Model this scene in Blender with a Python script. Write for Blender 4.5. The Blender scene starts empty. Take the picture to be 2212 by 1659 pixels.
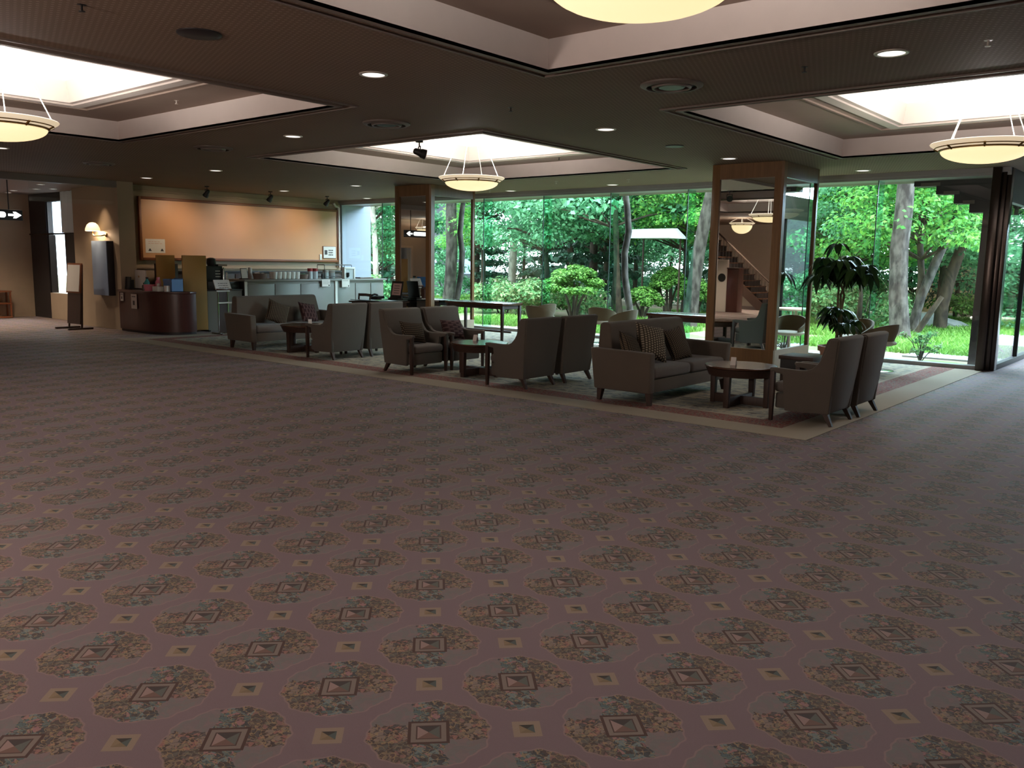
import bpy, bmesh, math, random
import numpy as np
from mathutils import Vector, Matrix
PI = math.pi
random.seed(7)
S = bpy.context.scene
COL = S.collection

# ------------------------------------------------------------------ camera
IW, IH, FPX = 2212.0, 1659.0, 1849.88
EYE = 1.6
def cam_axes():
    p, r, t = .142714599, -.015579, 2.44732 - PI
    cp, sp, c, s = math.cos(p), math.sin(p), math.cos(r), math.sin(r)
    fw, rt, dn = np.array([0, cp, -sp]), np.array([1., 0, 0]), np.array([0, -sp, -cp])
    M = np.array([c*rt + s*dn, -s*rt + c*dn, fw])
    B = np.array([[math.cos(t), math.sin(t), 0], [-math.sin(t), math.cos(t), 0], [0, 0, 1]]).T
    return M @ B
CM = cam_axes()
def ray(x, y): return CM.T @ np.array([(x - IW/2)/FPX, (y - IH/2)/FPX, 1.])
def onz(x, y, z=0.):
    d = ray(x, y); s = (z - EYE)/d[2]; return Vector((s*d[0], s*d[1], z))
def ony(x, y, Y):
    d = ray(x, y); s = Y/d[1]; return Vector((s*d[0], Y, EYE + s*d[2]))
def onx(x, y, X):
    d = ray(x, y); s = X/d[0]; return Vector((X, s*d[1], EYE + s*d[2]))
cd = bpy.data.cameras.new('camera'); cam = bpy.data.objects.new('camera', cd); COL.objects.link(cam)
R = Matrix((CM[0], -CM[1], -CM[2])).transposed()
cam.matrix_world = Matrix.Translation((0, 0, EYE)) @ R.to_4x4()
cd.sensor_fit = 'HORIZONTAL'; cd.sensor_width = 36; cd.lens = FPX/IW*36; cd.clip_end = 300
S.camera = cam

# ------------------------------------------------------------------ node helpers
class N:
    """tiny expression wrapper over shader math nodes"""
    def __init__(s, nt, k): s.nt, s.k = nt, k
    def _m(s, op, *a):
        n = s.nt.nodes.new('ShaderNodeMath'); n.operation = op
        for i, v in enumerate((s,) + a):
            if isinstance(v, N): s.nt.links.new(v.k, n.inputs[i])
            else: n.inputs[i].default_value = v
        return N(s.nt, n.outputs[0])
    def __add__(s, o): return s._m('ADD', o)
    def __sub__(s, o): return s._m('SUBTRACT', o)
    def __mul__(s, o): return s._m('MULTIPLY', o)
    def __truediv__(s, o): return s._m('DIVIDE', o)
    def abs(s): return s._m('ABSOLUTE')
    def fract(s): return s._m('FRACT')
    def max(s, o): return s._m('MAXIMUM', o)
    def min(s, o): return s._m('MINIMUM', o)
    def lt(s, o): return s._m('LESS_THAN', o)
    def gt(s, o): return s._m('GREATER_THAN', o)
    def sin(s): return s._m('SINE')
    def floor(s): return s._m('FLOOR')
    def sqrt(s): return s._m('SQRT')
    def atan2(s, o): return s._m('ARCTAN2', o)
    def inv(s): return N.const(s.nt, 1.) - s
    @staticmethod
    def const(nt, v):
        n = nt.nodes.new('ShaderNodeValue'); n.outputs[0].default_value = v; return N(nt, n.outputs[0])
def rgb(nt, c):
    n = nt.nodes.new('ShaderNodeRGB'); n.outputs[0].default_value = (*c, 1); return n.outputs[0]
def mixc(nt, f, a, b, mode='MIX'):
    n = nt.nodes.new('ShaderNodeMix'); n.data_type = 'RGBA'; n.blend_type = mode
    def put(i, v):
        if isinstance(v, N): nt.links.new(v.k, n.inputs[i])
        elif hasattr(v, 'node'): nt.links.new(v, n.inputs[i])
        elif isinstance(v, (tuple, list)): n.inputs[i].default_value = (*v, 1)
        else: n.inputs[i].default_value = v
    put(0, f); put(6, a); put(7, b)
    return n.outputs[2]
def s2l(*c):
    return tuple(((x/255)/12.92 if x/255 <= .04045 else ((x/255 + .055)/1.055)**2.4) for x in c)
def base_mat(name):
    m = bpy.data.materials.new(name); m.use_nodes = True
    nt = m.node_tree; b = nt.nodes['Principled BSDF']; return m, nt, b
def objcoord(nt):
    n = nt.nodes.new('ShaderNodeTexCoord'); return n.outputs['Object']
def tex_noise(nt, scale, detail=3, vec=None, out='Fac'):
    n = nt.nodes.new('ShaderNodeTexNoise'); n.inputs['Scale'].default_value = scale; n.inputs['Detail'].default_value = detail
    nt.links.new(vec if vec is not None else objcoord(nt), n.inputs['Vector']); return n.outputs[out]
def bump(nt, b, h, st=.3, dist=.01):
    n = nt.nodes.new('ShaderNodeBump'); n.inputs['Strength'].default_value = st; n.inputs['Distance'].default_value = dist
    nt.links.new(h.k if isinstance(h, N) else h, n.inputs['Height']); nt.links.new(n.outputs[0], b.inputs['Normal'])
def plain(name, c, rough=.6, metal=0., var=.12, scale=6., spec=.5, bmp=0.):
    m, nt, b = base_mat(name)
    f = tex_noise(nt, scale)
    lo, hi = tuple(x*(1 - var) for x in c), tuple(min(1, x*(1 + var)) for x in c)
    nt.links.new(mixc(nt, N(nt, f), lo, hi), b.inputs['Base Color'])
    b.inputs['Roughness'].default_value = rough; b.inputs['Metallic'].default_value = metal
    b.inputs['Specular IOR Level'].default_value = spec
    if bmp: bump(nt, b, tex_noise(nt, 180, 2), bmp, .004)
    return m
def fabric(name, c, scale=260.):
    m, nt, b = base_mat(name)
    f = tex_noise(nt, scale, 2); g = tex_noise(nt, 3, 2)
    c1 = mixc(nt, N(nt, f), tuple(x*.75 for x in c), tuple(x*1.25 for x in c))
    nt.links.new(mixc(nt, N(nt, g), c1, tuple(x*.85 for x in c)), b.inputs['Base Color'])
    b.inputs['Roughness'].default_value = .95; b.inputs['Specular IOR Level'].default_value = .2
    b.inputs['Sheen Weight'].default_value = .15
    bump(nt, b, f, .35, .002); return m
def wood(name, c, rough=.4, axis='Z', scale=3.):
    m, nt, b = base_mat(name)
    mp = nt.nodes.new('ShaderNodeMapping'); nt.links.new(objcoord(nt), mp.inputs['Vector'])
    sc = {'X': (.6, 14, 14), 'Y': (14, .6, 14), 'Z': (14, 14, .6)}[axis]; mp.inputs['Scale'].default_value = sc
    f = tex_noise(nt, scale, 5, mp.outputs[0])
    nt.links.new(mixc(nt, N(nt, f), tuple(x*.6 for x in c), tuple(x*1.35 for x in c)), b.inputs['Base Color'])
    b.inputs['Roughness'].default_value = rough
    bump(nt, b, f, .08, .002); return m
def emit(name, c, s, base=(.8, .8, .8)):
    m, nt, b = base_mat(name)
    f = tex_noise(nt, 2, 1)
    nt.links.new(mixc(nt, N(nt, f)*.08, c, tuple(x*.9 for x in c)), b.inputs['Emission Color'])
    b.inputs['Emission Strength'].default_value = s; b.inputs['Base Color'].default_value = (*base, 1)
    b.inputs['Roughness'].default_value = .5; return m
def glass(name, tint, refl=1.):
    m = bpy.data.materials.new(name); m.use_nodes = True; nt = m.node_tree; nt.nodes.clear()
    o = nt.nodes.new('ShaderNodeOutputMaterial'); mx = nt.nodes.new('ShaderNodeMixShader')
    t = nt.nodes.new('ShaderNodeBsdfTransparent'); g = nt.nodes.new('ShaderNodeBsdfGlossy')
    lw = nt.nodes.new('ShaderNodeLayerWeight'); fc = N(nt, lw.outputs['Facing'])
    fr = fc._m('POWER', 5.)*.9 + .035
    f = tex_noise(nt, .7, 1)
    nt.links.new(mixc(nt, N(nt, f), tint, tuple(min(1, x*1.02) for x in tint)), t.inputs['Color'])
    g.inputs['Roughness'].default_value = 0.0; g.inputs['Color'].default_value = (refl, refl, refl, 1)
    nt.links.new(fr.k, mx.inputs[0]); nt.links.new(t.outputs[0], mx.inputs[1]); nt.links.new(g.outputs[0], mx.inputs[2])
    nt.links.new(mx.outputs[0], o.inputs[0]); return m

# ------------------------------------------------------------------ mesh helpers
class MB:
    def __init__(s): s.v, s.f = [], []
    def add(s, vs, fs):
        o = len(s.v); s.v += [tuple(v) for v in vs]; s.f += [tuple(i + o for i in f) for f in fs]; return s
    def box(s, cx, cy, cz, sx, sy, sz, rz=0., rx=0., ry=0., taper=1.):
        hx, hy, hz = sx/2, sy/2, sz/2
        vs = [(x*(taper if z < 0 else 1), y*(taper if z < 0 else 1), z) for z in (-hz, hz) for (x, y) in ((-hx, -hy), (hx, -hy), (hx, hy), (-hx, hy))]
        if rz or rx or ry:
            m = Matrix.Rotation(rz, 3, 'Z') @ Matrix.Rotation(ry, 3, 'Y') @ Matrix.Rotation(rx, 3, 'X')
            vs = [m @ Vector(v) for v in vs]
        vs = [(v[0] + cx, v[1] + cy, v[2] + cz) for v in vs]
        return s.add(vs, [(0, 3, 2, 1), (4, 5, 6, 7), (0, 1, 5, 4), (1, 2, 6, 5), (2, 3, 7, 6), (3, 0, 4, 7)])
    def span(s, x0, x1, y0, y1, z0, z1): return s.box((x0+x1)/2, (y0+y1)/2, (z0+z1)/2, abs(x1-x0), abs(y1-y0), abs(z1-z0))
    def tube(s, pts, rad, n=8, cap=True):
        pts = [Vector(p) for p in pts]
        if not isinstance(rad, (list, tuple)): rad = [rad]*len(pts)
        rings = []; prev = None
        for i, p in enumerate(pts):
            d = (pts[min(i+1, len(pts)-1)] - pts[max(i-1, 0)]).normalized()
            if prev is None: u = d.orthogonal().normalized()
            else:
                u = prev - d*prev.dot(d); u = u.normalized() if u.length > 1e-6 else d.orthogonal().normalized()
            prev = u; w = d.cross(u)
            rings.append([p + (u*math.cos(2*PI*k/n) + w*math.sin(2*PI*k/n))*rad[i] for k in range(n)])
        vs = [v for r in rings for v in r]
        fs = [(i*n+k, i*n+(k+1) % n, (i+1)*n+(k+1) % n, (i+1)*n+k) for i in range(len(pts)-1) for k in range(n)]
        if cap: fs += [tuple(range(n-1, -1, -1)), tuple((len(pts)-1)*n+k for k in range(n))]
        return s.add(vs, fs)
    def lathe(s, prof, c=(0, 0, 0), n=24, cap0=False, cap1=False):
        vs = [(c[0]+r*math.cos(2*PI*k/n), c[1]+r*math.sin(2*PI*k/n), c[2]+z) for r, z in prof for k in range(n)]
        fs = [(i*n+k, i*n+(k+1) % n, (i+1)*n+(k+1) % n, (i+1)*n+k) for i in range(len(prof)-1) for k in range(n)]
        if cap0: fs.append(tuple(range(n-1, -1, -1)))
        if cap1: fs.append(tuple((len(prof)-1)*n+k for k in range(n)))
        return s.add(vs, fs)
    def prism(s, poly, axis, a, b):
        """extrude a 2D polygon; axis y: poly=(x,z); axis z: poly=(x,y); axis x: poly=(y,z)"""
        mk = {'y': lambda p, t: (p[0], t, p[1]), 'z': lambda p, t: (p[0], p[1], t), 'x': lambda p, t: (t, p[0], p[1])}[axis]
        n = len(poly); vs = [mk(p, a) for p in poly] + [mk(p, b) for p in poly]
        fs = [tuple(range(n))[::-1], tuple(range(n, 2*n))] + [(i, (i+1) % n, n+(i+1) % n, n+i) for i in range(n)]
        return s.add(vs, fs)
    def quad(s, a, b, c, d): return s.add([a, b, c, d], [(0, 1, 2, 3)])
    def pillow(s, w, h, t, n=10):
        def P(i, j, sg):
            u, v = -1 + 2*i/n, -1 + 2*j/n
            z = sg*t/2*((1-u**2)*(1-v**2))**.45 if abs(u) < 1 and abs(v) < 1 else 0
            k = 1 - .08*(1 - abs(v)**2)*(abs(u)**3); l = 1 - .08*(1-abs(u)**2)*(abs(v)**3)
            return (u*w/2*k, v*h/2*l, z)
        for sg in (1, -1):
            vs = [P(i, j, sg) for j in range(n+1) for i in range(n+1)]
            fs = [(j*(n+1)+i, j*(n+1)+i+1, (j+1)*(n+1)+i+1, (j+1)*(n+1)+i) for j in range(n) for i in range(n)]
            s.add(vs, fs if sg > 0 else [f[::-1] for f in fs])
        return s
    def xf(s, m): s.v = [tuple(m @ Vector(v)) for v in s.v]; return s
    def build(s, name, mat, parent=None, bevel=0., seg=2, smooth=True, angle=40, merge=False, loc=None):
        me = bpy.data.meshes.new(name); me.from_pydata(s.v, [], s.f)
        bm = bmesh.new(); bm.from_mesh(me)
        if merge: bmesh.ops.remove_doubles(bm, verts=bm.verts, dist=1e-5)
        bmesh.ops.recalc_face_normals(bm, faces=bm.faces)
        if bevel:
            es = [e for e in bm.edges if len(e.link_faces) == 2 and e.calc_face_angle(0) > .5]
            bmesh.ops.bevel(bm, geom=es, offset=bevel, segments=seg, profile=.5, affect='EDGES', clamp_overlap=True)
        bm.to_mesh(me); bm.free()
        if smooth:
            me.polygons.foreach_set('use_smooth', [True]*len(me.polygons)); me.set_sharp_from_angle(angle=math.radians(angle))
        me.materials.append(mat)
        o = bpy.data.objects.new(name, me); COL.objects.link(o)
        if parent: o.parent = parent
        if loc: o.location = loc
        return o
def thing(name, label, cat, loc=(0, 0, 0), rz=0., group=None):
    o = bpy.data.objects.new(name, None); COL.objects.link(o); o.location = loc; o.rotation_euler = (0, 0, rz)
    o.empty_display_size = .2
    o['label'] = label; o['category'] = cat
    if group: o['group'] = group
    return o
def tag(o, label, cat, group=None, kind=None):
    o['label'] = label; o['category'] = cat
    if group: o['group'] = group
    if kind: o['kind'] = kind
    return o
def struct(o): o['kind'] = 'structure'; return o
def dup(root, loc, rz=None, label=None, group=None, scale=None):
    r = root.copy(); COL.objects.link(r); r.location = loc
    if rz is not None: r.rotation_euler = (0, 0, rz)
    if scale: r.scale = scale
    if label: r['label'] = label
    if group: r['group'] = group
    for ch in list(root.children):
        c = ch.copy(); COL.objects.link(c); c.parent = r
        for g in list(ch.children):
            d = g.copy(); COL.objects.link(d); d.parent = c
    return r

# ------------------------------------------------------------------ room dimensions (metres)
ZC, ZU, ZS = 3.13, 3.37, 3.58          # ceiling, coffer ceiling, skylight panel
GY = 15.13                             # garden glass plane
GX0, GX1 = -18.70, -2.94               # glass run
WX = -18.75                            # mural wall
exec_parts = None
# ------------------------------------------------------------------ materials
def carpet_material():
    m, nt, b = base_mat('carpet_medallion')
    tc = objcoord(nt); sp = nt.nodes.new('ShaderNodeSeparateXYZ'); nt.links.new(tc, sp.inputs[0])
    x, y = N(nt, sp.outputs[0]), N(nt, sp.outputs[1])
    P, x0, y0 = .47805, -1.95146587, 1.92737849
    def local(ox, oy):
        lx = (((x - (x0 + ox))/P + .5).fract() - .5)*P
        ly = (((y - (y0 + oy))/P + .5).fract() - .5)*P
        return (lx + ly)*.70711, (ly - lx)*.70711
    a, c = local(0, 0); a2, c2 = local(P/2, P/2)
    r = (a*a + c*c).sqrt(); th = c.atan2(a)
    R = N.const(nt, .209) + (th*10.).sin()*.0055 + (th*23.).sin()*.003
    cv = nt.nodes.new('ShaderNodeCombineXYZ'); nt.links.new(a.k, cv.inputs[0]); nt.links.new(c.k, cv.inputs[1])
    nzw = nt.nodes.new('ShaderNodeTexNoise'); nzw.inputs['Scale'].default_value = 26; nzw.inputs['Detail'].default_value = 1; nt.links.new(cv.outputs[0], nzw.inputs['Vector'])
    vm = nt.nodes.new('ShaderNodeVectorMath'); vm.operation = 'MULTIPLY_ADD'; nt.links.new(nzw.outputs['Color'], vm.inputs[0]); vm.inputs[1].default_value = (.075, .075, 0); nt.links.new(cv.outputs[0], vm.inputs[2])
    def vor(sc, ft='F1', out='Color', dist='EUCLIDEAN'):
        v = nt.nodes.new('ShaderNodeTexVoronoi'); v.inputs['Scale'].default_value = sc; v.feature = ft; v.distance = dist
        nt.links.new(vm.outputs[0], v.inputs['Vector']); return v.outputs[out]
    sep = nt.nodes.new('ShaderNodeSeparateColor'); nt.links.new(vor(44), sep.inputs[0])
    rnd, rnd2 = N(nt, sep.outputs[0]), N(nt, sep.outputs[1])
    def ramp(fac, cols):
        rp = nt.nodes.new('ShaderNodeValToRGB'); rp.color_ramp.interpolation = 'CONSTANT'
        while len(rp.color_ramp.elements) < len(cols): rp.color_ramp.elements.new(.5)
        for i, cc in enumerate(cols):
            e = rp.color_ramp.elements[i]; e.position = i/len(cols); e.color = (*cc, 1)
        nt.links.new(fac.k, rp.inputs[0]); return rp.outputs[0]
    K = 1.5
    def q(*cc): return tuple(min(.9, v*K) for v in s2l(*cc))
    mauve = q(103, 86, 90); olive = q(86, 74, 58); gray = q(96, 93, 95)
    warm = ramp(rnd, [q(84, 72, 64), q(104, 88, 74), q(80, 64, 60), q(110, 82, 80), q(82, 78, 74), q(100, 86, 80), q(70, 62, 58), q(92, 86, 76)])
    cool = ramp(rnd2, [q(101, 90, 91), q(104, 92, 92), q(98, 92, 91), q(106, 91, 92), q(99, 94, 93), q(103, 91, 90)])
    nz = N(nt, tex_noise(nt, 22, 2, cv.outputs[0])) - .5
    quad = ((a*c)*40. + nz*.35).gt(0.)               # 1 on the leafy warm quadrants
    med = mixc(nt, quad, cool, warm)
    # axis arms: teal along the vertical axis, brown flecks along the horizontal one
    arm_v = (a.abs() + nz*.07).lt(.060)*r.gt(.070)
    tcol = ramp(rnd, [q(70, 84, 86), q(58, 60, 62), q(94, 104, 104), q(126, 92, 94), q(84, 92, 90), q(66, 56, 54)])
    med = mixc(nt, arm_v, med, tcol)
    arm_h = (c.abs() + nz*.07).lt(.050)*r.gt(.070)
    hcol = ramp(rnd2, [q(110, 96, 90), q(62, 50, 48), q(104, 92, 80), q(120, 84, 80), q(70, 66, 66)])
    med = mixc(nt, arm_h, med, hcol)
    # dark leaf veins
    ve = N(nt, vor(44, 'DISTANCE_TO_EDGE', 'Distance'))
    w = N(nt, tex_noise(nt, 70, 1, cv.outputs[0]))
    leafy = quad.max(arm_h).max(arm_v)
    med = mixc(nt, ve.lt(.10)*w.gt(.48)*leafy*.75, med, q(56, 48, 46))
    scroll = ((N(nt, tex_noise(nt, 34, 1, cv.outputs[0])) - .5).abs()).lt(.02)*leafy
    med = mixc(nt, scroll*.7, med, q(134, 112, 84))
    fine = N(nt, tex_noise(nt, 420, 1)); pile = N(nt, tex_noise(nt, 140, 2)); big = N(nt, tex_noise(nt, .6, 2))
    col = mixc(nt, fine, tuple(v*.86 for v in mauve), tuple(v*1.14 for v in mauve))
    col = mixc(nt, r.lt(R), col, med)
    col = mixc(nt, (r - R).abs().lt(.0035)*.7, col, q(122, 102, 100))
    def pyramid(col, aa, cc, r0, tone):
        k = aa.abs().max(cc.abs()); top = cc.gt(aa.abs()); lef = (aa*-1.).gt(cc.abs()); rig = aa.gt(cc.abs())
        pc = mixc(nt, top, tone[3], tone[0]); pc = mixc(nt, lef, pc, tone[1]); pc = mixc(nt, rig, pc, tone[2])
        return mixc(nt, k.lt(r0), col, pc), k
    k1 = a.abs().max(c.abs())
    col = mixc(nt, k1.lt(.071), col, q(62, 42, 38))
    col = mixc(nt, k1.lt(.060), col, q(106, 94, 88))
    col = mixc(nt, k1.lt(.043), col, q(64, 46, 42))
    col, _ = pyramid(col, a, c, .038, (q(54, 46, 46), q(126, 104, 100), q(76, 78, 74), q(96, 72, 64)))
    k2 = a2.abs().max(c2.abs())
    col = mixc(nt, k2.lt(.049), col, q(122, 106, 92))
    col, _ = pyramid(col, a2, c2, .026, (q(48, 42, 40), q(112, 94, 74), q(64, 72, 70), q(104, 86, 66)))
    col = mixc(nt, pile*.35, col, mixc(nt, 1., col, (.72, .72, .72), 'MULTIPLY'))
    col = mixc(nt, big*.25, col, mixc(nt, 1., col, (.8, .8, .8), 'MULTIPLY'))
    nt.links.new(col, b.inputs['Base Color'])
    b.inputs['Roughness'].default_value = .66; b.inputs['Specular IOR Level'].default_value = .22
    b.inputs['Sheen Weight'].default_value = .06; b.inputs['Sheen Roughness'].default_value = .5
    bump(nt, b, fine, .25, .003); return m
def rug_material(x0, x1, y0, y1):
    m, nt, b = base_mat('lounge_rug')
    tc = objcoord(nt); sp = nt.nodes.new('ShaderNodeSeparateXYZ'); nt.links.new(tc, sp.inputs[0])
    x, y = N(nt, sp.outputs[0]), N(nt, sp.outputs[1])
    d = (x - x0).min(N.const(nt, x1) - x).min(y - y0)
    n1 = N(nt, tex_noise(nt, 9, 4)); n2 = N(nt, tex_noise(nt, 26, 3)); n3 = N(nt, tex_noise(nt, 300, 1))
    beige = mixc(nt, n3, s2l(150, 138, 122), s2l(172, 160, 142))
    red = mixc(nt, n2.gt(.47), s2l(124, 62, 58), s2l(140, 112, 98)); red = mixc(nt, n2.gt(.56), red, s2l(96, 88, 84)); red = mixc(nt, n2.gt(.64), red, s2l(122, 72, 70))
    inner = mixc(nt, n1.gt(.52), s2l(160, 150, 130), s2l(128, 124, 116)); 
    mp = nt.nodes.new('ShaderNodeMapping'); nt.links.new(tc, mp.inputs[0]); mp.inputs['Scale'].default_value = (3, 9, 1)
    n4 = N(nt, tex_noise(nt, 1.6, 3, mp.outputs[0]))
    inner = mixc(nt, n4.gt(.63), inner, s2l(92, 82, 74))
    col = mixc(nt, d.gt(.40), beige, red); col = mixc(nt, d.gt(.74), col, beige); col = mixc(nt, d.gt(.80), col, inner)
    nt.links.new(col, b.inputs['Base Color']); b.inputs['Roughness'].default_value = .9
    b.inputs['Specular IOR Level'].default_value = .25
    bump(nt, b, n3, .25, .003); return m
def ceiling_material():
    m, nt, b = base_mat('ceiling_paper')
    tc = objcoord(nt); sp = nt.nodes.new('ShaderNodeSeparateXYZ'); nt.links.new(tc, sp.inputs[0])
    x, y = N(nt, sp.outputs[0]), N(nt, sp.outputs[1])
    u, v = (x + y)*16., (x - y)*15.
    row = v.floor(); uu = (u + row*.5).fract() - .5; vv = v.fract() - .5
    dot = ((uu*1.2).abs().max(vv.abs()*1.6)).lt(.26)
    n = N(nt, tex_noise(nt, 1.5, 2))
    c = mixc(nt, n, s2l(122, 104, 90), s2l(132, 113, 98))
    c = mixc(nt, dot*.8, c, s2l(160, 142, 128))
    nt.links.new(c, b.inputs['Base Color']); b.inputs['Roughness'].default_value = .7
    b.inputs['Specular IOR Level'].default_value = .08
    bump(nt, b, dot, .5, .004); return m
def leaf_material(name, cols, transl=.35, rough=.5):
    m, nt, b = base_mat(name)
    g = nt.nodes.new('ShaderNodeNewGeometry'); rp = nt.nodes.new('ShaderNodeValToRGB')
    while len(rp.color_ramp.elements) < len(cols): rp.color_ramp.elements.new(.5)
    for i, c in enumerate(cols):
        e = rp.color_ramp.elements[i]; e.position = i/(len(cols)-1); e.color = (*c, 1)
    nt.links.new(g.outputs['Random Per Island'], rp.inputs[0]); nt.links.new(rp.outputs[0], b.inputs['Base Color'])
    b.inputs['Roughness'].default_value = rough; b.inputs['Specular IOR Level'].default_value = .3
    t = nt.nodes.new('ShaderNodeBsdfTranslucent'); nt.links.new(rp.outputs[0], t.inputs['Color'])
    mx = nt.nodes.new('ShaderNodeMixShader'); mx.inputs[0].default_value = transl
    o = nt.nodes['Material Output']
    nt.links.new(b.outputs[0], mx.inputs[1]); nt.links.new(t.outputs[0], mx.inputs[2]); nt.links.new(mx.outputs[0], o.inputs[0])
    return m
def bark(name, c1, c2, scale=4.):
    m, nt, b = base_mat(name)
    mp = nt.nodes.new('ShaderNodeMapping'); nt.links.new(objcoord(nt), mp.inputs['Vector']); mp.inputs['Scale'].default_value = (2.2, 2.2, .9)
    f = tex_noise(nt, scale, 5, mp.outputs[0])
    rp = nt.nodes.new('ShaderNodeValToRGB'); rp.color_ramp.elements[0].position = .38; rp.color_ramp.elements[1].position = .62
    rp.color_ramp.elements[0].color = (*c1, 1); rp.color_ramp.elements[1].color = (*c2, 1)
    nt.links.new(f, rp.inputs[0]); nt.links.new(rp.outputs[0], b.inputs['Base Color']); b.inputs['Roughness'].default_value = .9
    bump(nt, b, f, .6, .02); return m
def dotted(name, c1, c2, su, sv, thick=.32):
    """woven or knitted cushion cover: rows of stitches in the cushion's own coordinates"""
    m, nt, b = base_mat(name)
    sp = nt.nodes.new('ShaderNodeSeparateXYZ'); nt.links.new(objcoord(nt), sp.inputs[0])
    u, v = N(nt, sp.outputs[0])*su, N(nt, sp.outputs[1])*sv
    uu = ((u + v.floor()*.5).fract() - .5).abs(); vv = (v.fract() - .5).abs()
    d = uu.max(vv).lt(thick); n = N(nt, tex_noise(nt, 200, 2))
    c = mixc(nt, d, c1, c2); c = mixc(nt, n*.3, c, c1)
    nt.links.new(c, b.inputs['Base Color']); b.inputs['Roughness'].default_value = .95; b.inputs['Specular IOR Level'].default_value = .15
    bump(nt, b, d, .6, .006); return m

M = {}
M['carpet'] = carpet_material(); M['ceil'] = ceiling_material()
M['cove'] = plain('cove_plaster', s2l(212, 198, 192), .7, var=.04)
M['upper'] = plain('coffer_plaster', s2l(150, 130, 118), .7, var=.05)
M['trimdark'] = plain('ceiling_trim', s2l(112, 100, 92), .5, var=.05); M['coffertrim'] = plain('coffer_trim', s2l(120, 106, 97), .6, var=.04)
M['white'] = plain('white_paint', s2l(206, 194, 186), .5, var=.03)
M['shaft'] = plain('skylight_shaft', s2l(222, 206, 196), .6, var=.03)
M['sky'] = emit('skylight_diffuser', (1., .98, .96), 1.75)
M['wall'] = plain('beige_wall', s2l(158, 138, 116), .75, var=.06, bmp=.1)
M['wallsouth'] = plain('taupe_wall', s2l(186, 170, 154), .75, var=.06)
M['mural'] = plain('gold_mural', s2l(206, 152, 108), .42, var=.10, scale=1.1)
M['frame_red'] = wood('mural_frame', s2l(120, 66, 34), .45, 'Y')
M['oak'] = wood('oak_column', s2l(124, 90, 56), .35, 'Z')
M['oakdark'] = wood('oak_edge', s2l(104, 76, 50), .35, 'Z')
M['plinth'] = plain('column_base', s2l(172, 150, 128), .6, var=.05)
mm, nt_, b_ = base_mat('mirror_glass'); b_.inputs['Metallic'].default_value = 1; b_.inputs['Roughness'].default_value = .01
nt_.links.new(mixc(nt_, N(nt_, tex_noise(nt_, 1, 1)), (.80, .84, .82), (.84, .87, .85)), b_.inputs['Base Color']); M['mirror'] = mm
M['glass'] = glass('window_glass', (.95, .985, .975)); M['fin'] = glass('glass_edge', (.66, .88, .82), .9); M['seam'] = plain('silicone_seam', s2l(38, 58, 52), .4)
M['alu'] = plain('grey_sill', s2l(150, 152, 150), .4, var=.05)
M['bronze'] = plain('bronze_steel', s2l(66, 58, 54), .25, .8, var=.1)
M['black'] = plain('black_plastic', s2l(26, 24, 24), .45)
M['blackmetal'] = plain('black_metal', s2l(30, 28, 27), .4, .3)
M['dkwood'] = wood('dark_walnut', s2l(54, 34, 25), .55)
M['dkwoodx'] = wood('dark_walnut_top', s2l(72, 44, 30), .22, 'X')
M['fabric'] = fabric('taupe_fabric', s2l(94, 86, 78)); M['fabric2'] = fabric('taupe_seat', s2l(104, 95, 89))
M['sofa'] = fabric('grey_brown_sofa', s2l(92, 82, 72))
M['knit'] = dotted('knit_cover', s2l(58, 50, 42), s2l(150, 136, 116), 34, 26)
M['weave'] = dotted('woven_cover', s2l(38, 32, 28), s2l(108, 92, 74), 46, 34)
M['plum'] = dotted('striped_cover', s2l(52, 34, 34), s2l(92, 70, 66), 6, 30)
M['desk'] = wood('mahogany_desk', s2l(72, 38, 32), .3, 'Z', 2.)
M['counter'] = plain('white_counter', s2l(120, 118, 112), .45, var=.03)
M['yellow'] = plain('yellow_board', s2l(178, 132, 70), .6, var=.05)
M['paper'] = plain('paper', s2l(222, 214, 206), .7, var=.03)
M['ink'] = plain('printed_ink', s2l(70, 62, 60), .7)
M['blue'] = plain('blue_plastic', s2l(76, 112, 158), .5, var=.05)
M['panelblue'] = plain('blue_grey_panel', s2l(150, 168, 196), .5, var=.05)
M['bowl'] = emit('lamp_bowl', (1., .78, .42), 1.1); M['bowlrim'] = emit('lamp_rim', (1., .78, .50), .62)
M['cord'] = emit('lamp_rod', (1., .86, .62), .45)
M['brass'] = plain('bronze_ring', s2l(120, 92, 48), .35, .8)
M['dl'] = emit('downlight_lens', (1., .93, .84), 1.6); M['ring'] = plain('downlight_ring', s2l(200, 190, 180), .4, .3)
M['shade'] = emit('sconce_shade', (1., .72, .36), 1.15)
M['signglow'] = emit('sign_glow', (1., 1., 1.), 2.2)
M['terra'] = plain('terracotta', s2l(176, 126, 106), .7)
M['tub'] = fabric('cream_shell', s2l(104, 92, 72)); M['tubseat'] = fabric('cream_seat', s2l(196, 192, 176)); M['chrome'] = plain('chrome', s2l(200, 200, 200), .15, 1., var=.03)
M['pink'] = plain('pink_plastic', s2l(214, 120, 136), .5); M['teal'] = plain('teal_plastic', s2l(60, 140, 136), .4)
M['clear'] = plain('frosted_acrylic', s2l(190, 196, 198), .2, var=.04)
M['ceramic'] = plain('white_ceramic', s2l(222, 220, 212), .3, var=.03)
M['wicker'] = plain('wicker', s2l(120, 100, 90), .8, var=.4, scale=60.); M['red'] = plain('red_lid', s2l(150, 44, 44), .5)
M['navy'] = plain('dark_board', s2l(34, 28, 30), .5)

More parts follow.
